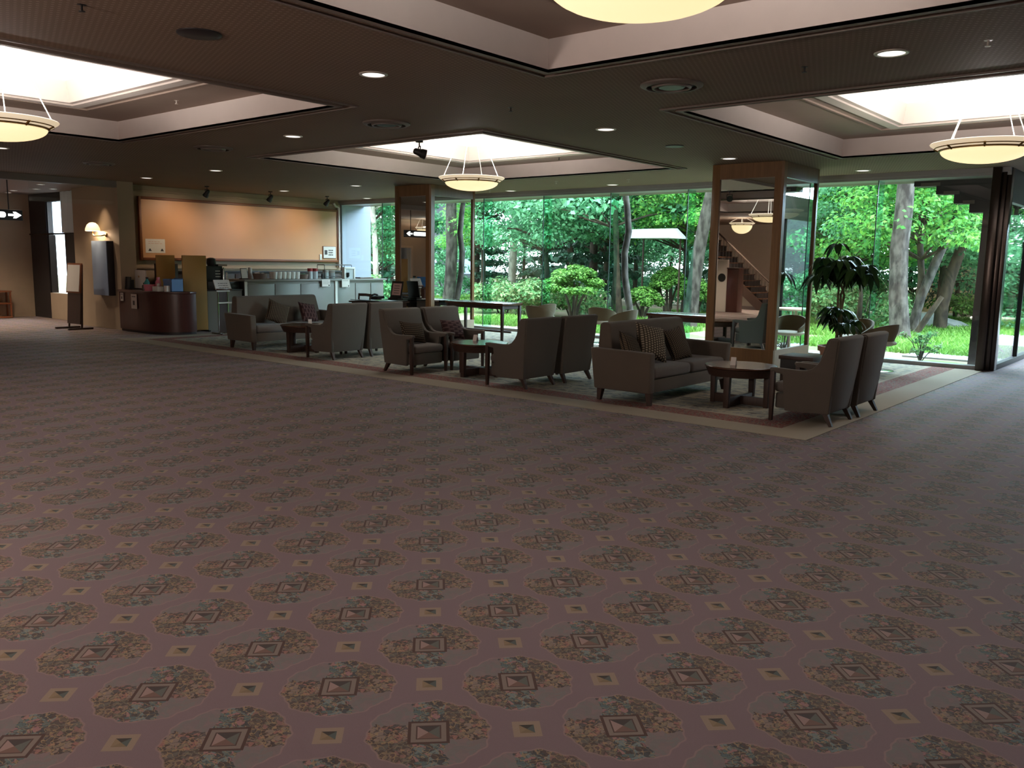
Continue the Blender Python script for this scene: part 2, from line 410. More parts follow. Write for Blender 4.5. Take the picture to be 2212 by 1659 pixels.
# ------------------------------------------------------------------ room shell
def sbox(name, mat, x0, x1, y0, y1, z0, z1, bevel=0.):
    return struct(MB().span(x0, x1, y0, y1, z0, z1).build(name, mat, bevel=bevel, smooth=False))
XW, XE, YS, YN = -24.2, 7.0, -6.5, 20.5
fl = MB(); fl.quad((XW, YS, 0), (XE, YS, 0), (XE, GY, 0), (XW, GY, 0)); fl.quad((-2.75, GY, 0), (XE, GY, 0), (XE, YN, 0), (-2.75, YN, 0))
struct(fl.build('floor', M['carpet'], smooth=False))
RX0, RX1, RY0, RY1 = -16.3, -2.87, 7.70, 15.0
rug = MB().span(RX0, RX1, RY0, RY1, .0005, .006).build('area_rug', rug_material(RX0, RX1, RY0, RY1), smooth=False)
tag(rug, 'large beige bordered lounge rug with red floral band under the seating', 'rug')

# ceiling slab with four coffer openings
CX = [(-11.70, -7.13), (-4.42, .15)]; CYY = [(1.12, 5.70), (7.93, 12.53)]
xs = [XW, CX[0][0], CX[0][1], CX[1][0], CX[1][1], XE]; ys = [YS, CYY[0][0], CYY[0][1], CYY[1][0], CYY[1][1], GY + .35]
cb = MB()
for i in range(5):
    for j in range(5):
        if i in (1, 3) and j in (1, 3): continue
        cb.quad((xs[i], ys[j], ZC), (xs[i+1], ys[j], ZC), (xs[i+1], ys[j+1], ZC), (xs[i], ys[j+1], ZC))
cb.quad((-2.75, GY + .35, ZC), (XE, GY + .35, ZC), (XE, YN, ZC), (-2.75, YN, ZC))
struct(cb.build('ceiling', M['ceil'], smooth=False, merge=True))
def frame_ring(mb, x0, x1, y0, y1, w, z0, z1):
    """a flat rectangular ring whose inner edge is the given rectangle"""
    mb.span(x0 - w, x1 + w, y0 - w, y0, z0, z1); mb.span(x0 - w, x1 + w, y1, y1 + w, z0, z1)
    mb.span(x0 - w, x0, y0, y1, z0, z1); mb.span(x1, x1 + w, y0, y1, z0, z1); return mb
tn = 0
for i, (x0, x1) in enumerate(CX):
    for j, (y0, y1) in enumerate(CYY):
        tn += 1
        # stepped edge moulding round the opening
        t = MB(); frame_ring(t, x0, x1, y0, y1, .055, ZC - .020, ZC + .005)
        frame_ring(t, x0 - .15, x1 + .15, y0 - .15, y1 + .15, .022, ZC - .016, ZC + .005)
        struct(t.build('trim_%d' % tn, M['coffertrim'], smooth=False))
        c = MB()
        for a, bb in (((x0, y0), (x1, y0)), ((x1, y0), (x1, y1)), ((x1, y1), (x0, y1)), ((x0, y1), (x0, y0))):
            c.quad((*a, ZC - .02), (*bb, ZC - .02), (*bb, ZU), (*a, ZU))
        struct(c.build('ceiling_cove', M['cove'], smooth=False))
        ix0, ix1, iy0, iy1 = x0 + 1.1, x1 - 1.1, y0 + 1.1, y1 - 1.1
        u = MB()
        xx, yy = [x0, ix0, ix1, x1], [y0, iy0, iy1, y1]
        for p in range(3):
            for q in range(3):
                if p == 1 and q == 1: continue
                u.quad((xx[p], yy[q], ZU), (xx[p+1], yy[q], ZU), (xx[p+1], yy[q+1], ZU), (xx[p], yy[q+1], ZU))
        struct(u.build('ceiling_upper', M['upper'], smooth=False, merge=True))
        t = MB(); frame_ring(t, ix0 - .36, ix1 + .36, iy0 - .36, iy1 + .36, .03, ZU - .03, ZU + .005)
        frame_ring(t, ix0 - .19, ix1 + .19, iy0 - .19, iy1 + .19, .17, ZU - .012, ZU + .005)
        struct(t.build('ceiling_moulding', M['upper'], smooth=False))
        t = MB(); frame_ring(t, ix0 - .06, ix1 + .06, iy0 - .06, iy1 + .06, .13, ZU - .05, ZU + .005); frame_ring(t, ix0, ix1, iy0, iy1, .08, ZU - .03, ZU + .02)
        struct(t.build('skylight_frame', M['white'], smooth=False))
        c = MB(); k = .04
        lo = [(ix0, iy0), (ix1, iy0), (ix1, iy1), (ix0, iy1)]; hi = [(ix0 + k, iy0 + k), (ix1 - k, iy0 + k), (ix1 - k, iy1 - k), (ix0 + k, iy1 - k)]
        for e in range(4):
            f = (e + 1) % 4; c.quad((*lo[e], ZU - .02), (*lo[f], ZU - .02), (*hi[f], ZS), (*hi[e], ZS))
        struct(c.build('skylight_shaft', M['shaft'], smooth=False))
        s = MB().quad(*[(*h, ZS) for h in hi]).build('skylight_diffuser', M['sky'], smooth=False); struct(s)

# walls
struct(MB().span(WX - .25, WX, 9.1, GY, 0, ZC).build('wall_left', M['wall'], smooth=False))
sbox('wall_pier', M['wall'], -20.3, -18.15, 8.75, 9.10, 0, ZC)
sbox('wall_alcove', M['navy'], -24.2, -22.61, 9.1, 9.3, 0, ZC)                       # dark panel left of the alcove window
a = MB(); a.span(-21.62, -20.3, 9.1, 9.3, 0, ZC); a.span(-22.61, -21.62, 9.1, 9.3, 2.86, ZC)
struct(a.build('wall_alcove_right', M['navy'], smooth=False))
sbox('wall_alcove_sill', M['wall'], -22.61, -21.62, 9.1, 9.3, 0, .64)
a = MB(); a.span(-23.8, -23.6, 4.35, 9.1, 0, ZC); a.span(-23.8, -23.6, YS, 2.95, 0, ZC); a.span(-23.8, -23.6, 2.95, 4.35, 2.02, ZC)
struct(a.build('wall_west', M['wall'], smooth=False))
a = MB(); a.span(-23.62, -23.55, 2.85, 2.95, 0, 2.1); a.span(-23.62, -23.55, 4.35, 4.45, 0, 2.1); a.span(-23.62, -23.55, 2.95, 4.35, 2.02, 2.1)
struct(a.build('door_1', M['plinth'], smooth=False))
sbox('wall_beyond_door', M['navy'], -24.2, -24.0, 2.5, 4.8, 0, ZC)
sbox('wall_back', M['wallsouth'], XW, XE, YS - .2, YS, 0, ZC)
sbox('wall_right', M['wallsouth'], XE, XE + .2, YS, YN, 0, ZC)
# dropped beam and glass smoke screen in front of the alcove, then its paler ceiling
sbox('ceiling_beam', M['trimdark'], -18.33, -18.15, YS, 8.75, 3.0, ZC)
sbox('ceiling_alcove', M['upper'], XW, -18.33, YS, 9.1, 3.07, 3.09)
ss = MB().span(-18.245, -18.235, 7.05, 8.74, 2.62, 3.01).build('smoke_screen', M['glass'], smooth=False); tag(ss, 'clear hanging glass smoke screen below the ceiling beam by the sconce wall', 'glass screen')
# white lit return wall outside the glass at the mural corner
sbox('wall_outside', plain('outside_render', s2l(150, 160, 174), .7, var=.02), WX - .25, WX + .05, GY + .02, 16.16, -.1, 3.3)

# garden glazing
SE = [-18.70, -17.05, -15.30, -13.53, -11.77, -10.02, -8.24, -6.47, -4.70, -2.94]
for k in range(9):
    struct(MB().span(SE[k] + .006, SE[k+1] - .006, GY - .006, GY + .006, .06, 3.02).build('window_%d' % (k+1), M['glass'], smooth=False))
for k in range(1, 9):
    f = MB().span(SE[k] - .007, SE[k] + .007, GY + .01, GY + .30, .06, 3.02).build('window_fin', M['fin'], smooth=False); struct(f)
    struct(MB().span(SE[k] - .007, SE[k] + .007, GY - .008, GY + .009, .06, 3.02).build('window_seam', M['seam'], smooth=False))
t = MB(); t.span(GX0, GX1, GY - .06, GY + .10, 0, .065); struct(t.build('window_sill', M['alu'], bevel=.008))
t = MB(); t.span(GX0, -2.75, GY - .05, GY + .35, 3.02, ZC); t.span(GX0, -2.75, GY - .10, GY - .05, 3.06, ZC); struct(t.build('window_lintel', M['alu'], smooth=False))
# outside eave above the glass
sbox('roof_eave', M['trimdark'], -24, -2.75, GY + .35, GY + .8, 3.02, 3.3)
# steel corner post and the side glazing beyond
t = MB(); t.span(-2.98, -2.86, 14.96, 15.12, 0, ZC); t.span(-2.86, -2.74, 15.12, 15.30, 0, ZC); t.span(-2.90, -2.80, 15.06, 15.2, 0, ZC)
struct(t.build('door_post', M['bronze'], bevel=.006))
t = MB(); t.span(-2.84, -2.74, 15.30, YN, 2.62, ZC); struct(t.build('door_header', M['navy'], smooth=False))
t = MB(); t.span(-2.84, -2.74, 15.30, YN, 0, .09); struct(t.build('door_rail', M['blackmetal'], bevel=.006))
for k in range(3):
    y0 = 15.32 + k*1.72
    struct(MB().span(-2.796, -2.784, y0, y0 + 1.68, .09, 2.62).build('window_%d' % (10 + k), M['glass'], smooth=False))
    if k: struct(MB().span(-2.83, -2.75, y0 - .04, y0, .09, 2.62).build('door_mullion', M['blackmetal'], smooth=False))
sbox('wall_end', M['wall'], .8, XE, YN, YN + .2, 0, ZC)
struct(MB().span(-2.75, .8, YN, YN + .02, .05, 2.7).build('window_13', M['glass'], smooth=False))
struct(MB().span(-2.75, .8, YN, YN + .1, 2.7, ZC).build('door_lintel', M['navy'], smooth=False))

# ------------------------------------------------------------------ mirrored columns
def column(x0, x1, y0, y1, label):
    o = thing('column', label, 'column', (x0, y0, 0)); w, d = x1 - x0, y1 - y0
    b = MB(); b.prism([(.05, .05), (w - .07, .05), (w - .05, .07), (w - .05, d - .05), (.05, d - .05)], 'z', .006, ZC)
    b.build('core', M['oak'], o, smooth=False)
    MB().prism([(w - .13, 0), (w - .03, 0), (w, .03), (w, .13), (w - .13, .13)], 'z', .31, ZC - .005).build('corner_post', M['oak'], o, smooth=False)
    for nm, x_0, x_1 in (('stile', 0, .13),): MB().span(x_0, x_1, 0, .06, .31, ZC - .005).build(nm, M['oak'], o, bevel=.005)
    MB().span(w - .06, w, d - .07, d, .31, ZC - .005).build('stile', M['oak'], o, bevel=.005)
    MB().span(.13, w - .13, 0, .06, 2.9, ZC - .005).build('head_rail', M['oak'], o, smooth=False)
    MB().span(w - .06, w, .13, d - .07, 2.9, ZC - .005).build('head_rail', M['oakdark'], o, smooth=False)
    MB().span(0, w, 0, .06, .006, .31).build('base_panel', M['oak'], o, smooth=False)
    MB().span(w - .06, w, .06, d, .006, .31).build('base_panel', M['plinth'], o, smooth=False)
    MB().span(.13, w - .13, .030, .049, .31, 2.9).build('mirror', M['mirror'], o, smooth=False)
    MB().span(w - .049, w - .030, .13, d - .07, .31, 2.9).build('mirror', M['mirror'], o, smooth=False)
    o['kind'] = 'structure'
    return o
column(-6.40, -5.25, 12.50, 13.93, 'square oak column with tall mirror panels beside the potted plant')
column(-13.80, -12.74, 12.60, 13.96, 'square oak column with tall mirror panels beside the reception counter')
# ------------------------------------------------------------------ ceiling fixtures
def pendant(x, y, label, ztop=ZS - .02, r=.525, zr=2.88, depth=.19):
    o = thing('pendant_lamp', label, 'lamp', (x, y, zr), 0, 'bowl pendant lamps under the skylights')
    prof = [(r*.80*math.sin(t), -.06 - (depth - .06)*math.cos(t)) for t in [PI/2*k/10 for k in range(11)]]
    bw = MB().lathe(prof, n=48).build('bowl', M['bowl'], o, merge=True)
    MB().lathe([(r*.81, -.055), (r*.90, -.028), (r*.98, .0), (r, .012), (r*.985, .02), (r*.88, .0), (r*.79, -.04)], n=48).build('rim', M['bowlrim'], o)
    t = MB(); t.lathe([(r*.80, -.066), (r*.835, -.062), (r*.835, -.048), (r*.80, -.05)], n=48)
    t.lathe([(r*.90, -.036), (r*.912, -.034), (r*.912, -.026), (r*.90, -.026)], n=48)
    for k in range(8):
        an = 2*PI*k/8 + .2; t.tube([(r*.80*math.cos(an), r*.80*math.sin(an), -.062), (r*.915*math.cos(an), r*.915*math.sin(an), -.026)], .012, 6)
    t.build('band', M['brass'], bw)
    for k in range(4):
        an = PI/4 + k*PI/2 + .3
        MB().tube([(r*.88*math.cos(an), r*.88*math.sin(an), .0), (r*.86*math.cos(an), r*.86*math.sin(an), .05), (.17*math.cos(an), .17*math.sin(an), ztop - zr)], [.011, .006, .004], 6).build('rod', M['cord'], o)
    l = bpy.data.lights.new('lamp_glow', 'POINT'); l.energy = 115; l.color = (1, .93, .86); l.shadow_soft_size = .09
    lo = bpy.data.objects.new('lamp_glow', l); COL.objects.link(lo); lo.parent = o; lo.location = (0, 0, -.05)
    return o
pendant(-9.415, 10.23, 'lit bowl pendant lamp hanging beside the far mirrored column')
pendant(-2.135, 10.23, 'lit bowl pendant lamp hanging at the right under a skylight')
pendant(-9.415, 3.41, 'lit bowl pendant lamp hanging at the left under a skylight')
pendant(-2.135, 3.41, 'lit bowl pendant lamp cut by the top edge of the photo')
pendant(-12.7, -2.0, 'lit bowl lamp seen only in the near column mirror', zr=2.95, ztop=3.1, r=.42, depth=.34)
pendant(-22.9, 2.9, 'lit bowl lamp seen only in the far column mirror', zr=2.75, ztop=3.05, r=.34, depth=.28)

def downlight(x, y, label, z=ZC, r=.108):
    o = thing('downlight', label, 'downlight', (x, y, z), 0, 'recessed ceiling downlights')
    MB().lathe([(r*.86, -.004), (r*.9, -.010), (r*1.08, -.008), (r*1.12, 0.)], n=28).build('ring', M['ring'], o)
    MB().lathe([(.0001, .0), (r*.5, -.002), (r*.88, -.005)], n=28).build('lens', M['dl'], o, merge=True)
    return o
for x, y, lb in [
    (-5.70, 4.97, 'bright round downlight left of the central coffer corner'),
    (-9.37, 6.82, 'round downlight between the left coffer and the middle coffer'),
    (-14.24, 8.68, 'round downlight above the left sofa end of the lounge'),
    (-16.84, 8.73, 'round downlight above the mahogany reception desk'),
    (-14.48, 12.11, 'round downlight left of the far mirrored column top'),
    (-17.10, 12.16, 'round downlight above the white counter between two track spots'),
    (-5.76, 8.55, 'round downlight between the middle coffer and right coffer'),
    (-5.82, 11.86, 'round downlight right in front of the near mirrored column'),
    (-12.40, 14.75, 'round downlight by the glass just right of far column'),
    (-9.64, 14.60, 'round downlight by the glass at the middle window panes'),
    (-17.2, 14.75, 'round downlight by the glass next to the counter end'),
    (-2.06, 6.70, 'large bright downlight at upper right near the ceiling sensor'),
    (-4.75, 14.45, 'round downlight by the glass right of near column'),
    (-14.09, 5.09, 'round downlight at left edge below the left coffer')]:
    downlight(x, y, lb)
for x, y, lb in [(-19.8, 7.9, 'first small alcove downlight near the sheer curtain'), (-21.3, 8.4, 'second small alcove downlight above the bright window'),
                 (-20.9, 8.6, 'small alcove downlight right above the sheer panel'), (-22.3, 7.9, 'small alcove downlight nearest the hanging sign rod'),
                 (-22.35, 8.3, 'small alcove downlight just right of sign rod'), (-23.2, 8.5, 'farthest alcove downlight left of the dark panel')]:
    downlight(x, y, lb, 3.07, .075)

def vent(x, y, r, label):
    o = thing('ceiling_vent', label, 'vent', (x, y, ZC), 0, 'round ceiling air diffusers')
    MB().lathe([(r, 0), (r*1.0, -.012), (r*.86, -.03), (r*.80, -.028), (r*.84, 0)], n=36).build('outer_ring', M['trimdark'], o)
    MB().lathe([(r*.66, -.0), (r*.62, -.034), (r*.55, -.036), (r*.55, -.006)], n=36).build('inner_ring', M['trimdark'], o)
    MB().lathe([(.001, -.03), (r*.40, -.028), (r*.46, -.012), (r*.46, -.002)], n=36).build('cone', M['black'], o)
    MB().lathe([(.001, -.002), (r*.83, -.002)], n=36).build('throat', M['black'], o)
vent(-3.90, 6.78, .27, 'round ceiling diffuser with pale rings right of central coffer')
vent(-7.57, 6.79, .27, 'dark round ceiling diffuser behind the hanging black spotlight')
vent(-11.33, 6.88, .27, 'dark round ceiling diffuser below the left coffer corner')
vent(-14.9, 6.9, .25, 'dark round ceiling diffuser towards the sconce wall')
def disc(x, y, r, name, label, cat, mat, z=ZC, h=.012):
    o = MB().lathe([(.001, -h), (r*.96, -h), (r, -h*.6), (r, 0)], n=32).build(name, mat, None, loc=(x, y, z)); return tag(o, label, cat)
disc(-5.68, 3.37, .15, 'ceiling_speaker', 'flat dark round ceiling speaker left of the central coffer', 'speaker', M['navy'])
disc(-5.81, 10.24, .12, 'ceiling_speaker', 'flat dark round ceiling speaker left of the right coffer', 'speaker', M['navy'])
def sprinkler(x, y, label, z=ZC, mat='ring'):
    o = thing('sprinkler', label, 'sprinkler', (x, y, z + .004), 0, 'ceiling sprinkler heads'); o.scale = (.62, .62, .62)
    MB().lathe([(.045, 0), (.045, -.008), (.015, -.012)], n=16).build('rose', M[mat], o)
    t = MB(); t.tube([(0, 0, -.008), (0, 0, -.07)], .012, 8); t.lathe([(.001, -.075), (.03, -.072), (.032, -.066), (.012, -.064)], n=16); t.build('head', M[mat], o)
for x, y, z, lb, mt in [(-10.21, 13.5, ZC, 'pale sprinkler head near the glass left of middle downlight', 'ring'), (-8.82, 13.88, ZC, 'pale sprinkler head near the glass left of near column', 'ring'),
    (-12.8, 14.5, ZC, 'small sprinkler head beside the bowl lamp and far column', 'ring'), (-5.76, 6.83, ZC, 'small dark sprinkler head in middle of dark ceiling', 'black'),
    (-2.73, 6.78, ZC, 'small dark sprinkler head left of large right downlight', 'black'), (-5.65, 2.56, ZC, 'dark sprinkler head at the top left of the photo', 'black'),
    (-9.55, 5.35, ZU, 'pale sprinkler head inside the left coffer', 'white'), (-8.0, 5.35, ZU, 'tiny dark sprinkler head at right end inside left coffer', 'black'),
    (-9.1, 12.1, ZU, 'tiny dark sprinkler head inside the middle coffer', 'black'), (-1.44, 6.72, ZC, 'round pale ceiling sensor right of the large downlight', 'ring')]:
    sprinkler(x, y, lb, z, mt)
def spot(x, y, label, aim, energy=0., z=ZC):
    o = thing('track_spotlight', label, 'spotlight', (x, y, z), 0, 'black adjustable spotlights')
    MB().lathe([(.05, 0), (.05, -.02), (.012, -.026)], n=16).build('mount', M['blackmetal'], o)
    d = (Vector(aim) - Vector((x, y, z - .14))).normalized(); u = d.cross(Vector((0, 0, 1))).normalized()
    c = Vector((0, 0, -.15))
    t = MB(); t.tube([(0, 0, -.02), (0, 0, -.075)], .009, 6)
    t.tube([Vector((0, 0, -.075)) + u*.055, c + u*.055], .007, 6); t.tube([Vector((0, 0, -.075)) - u*.055, c - u*.055], .007, 6)
    t.tube([Vector((0, 0, -.075)) + u*.058, Vector((0, 0, -.075)) - u*.058], .007, 6); t.build('yoke', M['blackmetal'], o)
    h = MB(); h.tube([c - d*.08, c - d*.06, c - d*.0, c + d*.03, c + d*.085], [.022, .04, .046, .06, .066], 16); h.build('head', M['black'], o)
    if energy:
        l = bpy.data.lights.new('spot_beam', 'SPOT'); l.energy = energy; l.color = (1, .74, .52); l.spot_size = math.radians(130); l.spot_blend = 1.; l.shadow_soft_size = .1
        lo = bpy.data.objects.new('spot_beam', l); COL.objects.link(lo); lo.parent = o; lo.location = c + d*.10
        lo.rotation_euler = d.to_track_quat('-Z', 'Y').to_euler()
for y, lb in ((10.5, 'black spotlight at the left end aimed at the gold mural'), (12.14, 'middle black spotlight aimed at the gold mural'), (13.8, 'black spotlight nearest the window aimed at the mural')):
    spot(-17.6, y, lb, (WX, y - .3, 1.6), 44)
spot(-8.31, 8.02, 'black spotlight hanging in front of the middle skylight', (-7.6, 9.2, 2.6), 0)

# hanging illuminated direction sign
o = thing('hanging_sign', 'black hanging light box sign with glowing white text and arrow', 'sign', (-19.26, 6.62, 2.37))
MB().box(0, 0, 0, .10, 1.32, .21).build('case', M['black'], o, bevel=.006)
t = MB(); pl = []
for k in range(24):
    an = 2*PI*k/24; pl.append((math.copysign(.34, math.cos(an)) + .052*math.cos(an) - .05, .058*math.sin(an)))
t.prism(pl, 'x', .0505, .056); t.prism([(-.50, -.03), (-.42, -.03), (-.42, .03), (-.50, .03)], 'x', .0505, .056)
ar = [(.385, -.022), (.50, -.022), (.475, -.065), (.53, -.065), (.635, 0), (.53, .065), (.475, .065), (.50, .022), (.385, .022)]
t.prism(ar, 'x', .0505, .056); t.prism([(-a, b) for a, b in ar], 'x', .0505, .056)
t.build('lettering', M['signglow'], o, smooth=False)
for yy in (-.45, .42): MB().tube([(0, yy, .10), (0, yy, 3.07 - 2.37)], .012, 8).build('rod', M['blackmetal'], o)

# ------------------------------------------------------------------ upholstered furniture
def make_armchair(label, x, y, rz):
    o = thing('armchair', label, 'armchair', (x, y, .006), rz, 'taupe lounge armchairs')
    F = M['fabric']
    MB().span(-.26, .29, -.282, .282, .125, .285).build('seat_base', F, o, bevel=.02)
    s = MB(); s.span(-.20, .315, -.285, .285, .29, .40); so = s.build('seat_cushion', M['fabric2'], o, bevel=.045, seg=4)
    def tp(mb):
        mb.v = [(x_, y_*(.865 + .135*min(1., max(0., (z_ - .12)/.62))), z_) for x_, y_, z_ in mb.v]; return mb
    bp = [(-.275, .12), (-.14, .12), (-.10, .42), (-.235, .855), (-.255, .885), (-.335, .895), (-.37, .877), (-.335, .55)]
    tp(MB().prism(bp, 'y', -.358, .358)).build('backrest', F, o, bevel=.016, seg=2)
    sp_ = [(-.285, .122), (.17, .112), (.20, .49), (.30, .50), (.335, .52), (.335, .548), (.28, .552), (.05, .545), (-.05, .55), (-.11, .575), (-.165, .63), (-.21, .70), (-.25, .79), (-.275, .872), (-.352, .872), (-.322, .55)]
    for a, b in ((-.372, -.312), (.312, .372)):
        tp(MB().prism(sp_, 'y', a, b)).build('arm', F, o, bevel=.012)
    for sgn in (-1, 1):
        MB().add([(x_ + (.02 if z_ == 0 else 0)*0, y_, z_) for z_, h in ((0, .017), (.30, .024), (.515, .024)) for x_, y_ in ((.30 - h, sgn*.338 - h), (.30 + h, sgn*.338 - h), (.30 + h, sgn*.338 + h), (.30 - h, sgn*.338 + h))],
                 [(3, 2, 1, 0), (8, 9, 10, 11)] + [(4*i + j, 4*i + (j+1) % 4, 4*i + 4 + (j+1) % 4, 4*i + 4 + j) for i in (0, 1) for j in range(4)]).build('front_leg', M['dkwood'], o, bevel=.004)
    for sgn in (-1, 1):
        MB().tube([(-.235, sgn*.275, .135), (-.31, sgn*.29, 0)], [.036, .022], 4).build('rear_leg', M['dkwood'], o, smooth=False)
    return o
chair0 = make_armchair('taupe armchair seen from behind at right end, nearest the rug corner', -3.24, 8.80, PI)
for x, y, rz, lb in [(-3.22, 9.57, PI, 'taupe armchair seen from behind beside the potted plant, second from rug corner'),
    (-6.98, 8.58, PI, 'taupe armchair seen from behind left of the cushioned near sofa'),
    (-6.96, 9.38, PI, 'taupe armchair seen from behind touching the near sofa back'),
    (-8.93, 8.52, 0, 'taupe armchair facing right with dark cushion, front of the pair'),
    (-8.93, 9.32, 0, 'taupe armchair facing right with striped cushion, nearer far column'),
    (-11.05, 8.80, PI, 'taupe armchair seen from behind in front of the left sofa'),
    (-11.05, 9.58, PI, 'taupe armchair seen from behind below the wooden dining chair')]:
    dup(chair0, (x, y, .006), rz, lb)

def make_sofa(label, x, y, rz):
    o = thing('sofa', label, 'sofa', (x, y, .006), rz, 'two-seat grey brown sofas')
    F = M['sofa']; L = .98
    MB().span(-.36, .355, -L + .1, L - .1, .14, .29).build('base', F, o, bevel=.015)
    for s in (-1, 1):
        MB().span(-.26, .37, s*.01, s*(L - .115), .29, .425).build('seat_cushion', M['fabric2'], o, bevel=.045, seg=4)
    b = MB(); prof = [(-.40, .14), (-.20, .14), (-.16, .44), (-.25, .87), (-.28, .90), (-.36, .905), (-.40, .88)]
    n = len(prof)
    vs = [(p[0], sg*(L - .06 - max(0, p[1] - .6)*.22), p[1]) for sg in (-1, 1) for p in prof]
    b.add(vs, [tuple(range(n))[::-1], tuple(range(n, 2*n))] + [(i, (i+1) % n, n + (i+1) % n, n + i) for i in range(n)])
    b.build('backrest', F, o, bevel=.022, seg=3)
    for s in (-1, 1):
        a = MB(); pr = [(-.375, .14), (.375, .14), (.385, .60), (-.42, .615)]
        lo, hi = L - .115, L
        vs = [(p[0], s*(w + (p[1] - .14)*.06), p[1]) for w in (lo, hi) for p in pr]
        a.add(vs, [(3, 2, 1, 0), (4, 5, 6, 7)] + [(i, (i+1) % 4, 4 + (i+1) % 4, 4 + i) for i in range(4)])
        a.build('arm', F, o, bevel=.02, seg=3)
        for xx in (-.32, .33):
            MB().tube([(xx, s*(L - .07), .145), (xx*1.04, s*(L - .06), 0)], [.048, .030], 4).build('leg', M['dkwood'], o, smooth=False)
    return o
sofa0 = make_sofa('grey brown sofa with three cushions left of the oak coffee table', -5.24, 9.22, 0)
dup(sofa0, (-13.17, 9.36, .006), 0, 'dark grey brown sofa with two cushions by the reception counter')

def cushion(mat, w, h, t, loc, rot, label):
    o = MB().pillow(w, h, t, 12).build('cushion', mat, None, merge=True, angle=80); o.location = loc; o.rotation_euler = rot
    return tag(o, label, 'cushion', 'sofa and chair cushions')
# rotation order: pillow lies in xy; stand it up (about X then Z)
def stand(tilt, spin, yaw):
    m = Matrix.Rotation(yaw, 3, 'Z') @ Matrix.Rotation(-PI/2 + tilt, 3, 'Y') @ Matrix.Rotation(spin, 3, 'Z')
    return m.to_euler()
Z1 = .43
cushion(M['knit'], .46, .44, .17, (-5.22, 8.84, .665), stand(-.42, .22, -.25), 'large chunky knit cushion leaning in the middle of the near sofa')
cushion(M['weave'], .42, .38, .15, (-5.26, 8.47, .60), stand(-.5, .35, .15), 'dark woven cushion behind the near sofa left arm')
cushion(M['weave'], .43, .40, .15, (-5.20, 9.42, .615), stand(-.45, -.12, -.15), 'dark woven cushion right of the large knit cushion')
cushion(M['weave'], .44, .42, .15, (-13.12, 9.14, .61), stand(-.45, .45, -.1), 'dark cushion tilted on the left sofa middle')
cushion(M['plum'], .42, .38, .15, (-13.10, 9.80, .59), stand(-.55, .2, .1), 'plain dark cushion at right end of the left sofa')
cushion(M['weave'], .44, .32, .14, (-8.94, 8.50, .565), stand(-.42, PI/2 + .12, .0), 'dark dotted cushion on the front right-facing armchair')
cushion(M['plum'], .44, .32, .14, (-8.94, 9.32, .565), stand(-.42, PI/2 + .06, .0), 'plum striped cushion on the right-facing armchair by far column')

def make_table(label, x, y):
    o = thing('coffee_table', label, 'coffee table', (x, y, .006), 0, 'round dark coffee tables')
    r = .405
    MB().lathe([(.001, .432), (r - .015, .432), (r, .44), (r, .454), (r - .006, .46), (.001, .46)], n=48).build('tabletop', M['dkwoodx'], o, merge=True)
    MB().lathe([(r - .03, .432), (r - .012, .432), (r - .05, .345), (r - .07, .345)], n=48).build('apron', M['dkwood'], o)
    for k in range(4):
        an = -PI/2 + k*PI/2; c, s = math.cos(an), math.sin(an)
        MB().box(c*.325, s*.325, .2165, .065, .075, .433, rz=an, taper=.8).build('leg', M['dkwood'], o, bevel=.005)
    MB().box(0, 0, .06, .60, .05, .10).build('stretcher', M['dkwood'], o, bevel=.005)
    MB().box(0, 0, .06, .05, .60, .10).build('stretcher', M['dkwood'], o, bevel=.005)
    return o
tab0 = make_table('round oak topped coffee table in front of the near sofa', -4.21, 9.14)
dup(tab0, (-8.00, 8.88, .006), None, 'round dark coffee table between the facing armchairs in the middle')
dup(tab0, (-12.12, 8.98, .006), None, 'round dark coffee table in front of the left sofa')
def menu_card(x, y, z, rz, label):
    o = thing('menu_stand', label, 'menu stand', (x, y, z), rz, 'small folded table cards')
    t = MB(); t.prism([(-.035, 0), (-.03, 0), (.0, .085), (-.004, .088)], 'y', -.03, .03); t.prism([(.035, 0), (.03, 0), (.0, .085), (.004, .088)], 'y', -.03, .03)
    cd_ = t.build('card', M['paper'], o, smooth=False)
    t = MB(); t.quad((.0185, -.014, .045), (.0185, .014, .045), (.0125, .014, .062), (.0125, -.014, .062)); t.quad((.0268, -.014, .022), (.0268, .014, .022), (.0215, .014, .037), (.0215, -.014, .037))
    t.build('print', M['ink'], cd_, smooth=False); return o
menu_card(-4.27, 9.07, .466, -PI/2 + .2, 'white folded card on the oak topped coffee table')
menu_card(-8.17, 8.99, .466, -PI/2 + .2, 'white folded card on the middle dark coffee table')
menu_card(-12.10, 9.08, .466, -.6, 'white folded card on the coffee table by left sofa')

# dark tables by the glass
def window_table(label, x0, x1, y0, y1, h=.75):
    o = thing('window_table', label, 'table', ((x0+x1)/2, (y0+y1)/2, .006), 0, 'dark rectangular tables by the glass'); w, d = x1 - x0, y1 - y0
    MB().box(0, 0, h - .025, w, d, .05).build('tabletop', M['dkwoodx'], o, bevel=.005)
    a = MB(); a.span(-w/2+.05, w/2-.05, -d/2+.04, -d/2+.065, h - .12, h - .05); a.span(-w/2+.05, w/2-.05, d/2-.065, d/2-.04, h - .12, h - .05)
    a.span(-w/2+.05, -w/2+.075, -d/2+.065, d/2-.065, h - .12, h - .05); a.span(w/2-.075, w/2-.05, -d/2+.065, d/2-.065, h - .12, h - .05)
    a.build('apron', M['dkwood'], o, smooth=False)
    for sx in (-1, 1):
        for sy in (-1, 1): MB().box(sx*(w/2 - .05), sy*(d/2 - .05), (h - .05)/2, .06, .06, h - .05, taper=.75).build('leg', M['dkwood'], o, bevel=.004)
    MB().span(-w/2 + .05, w/2 - .05, -.02, .02, .14, .18).build('stretcher', M['dkwood'], o, smooth=False)
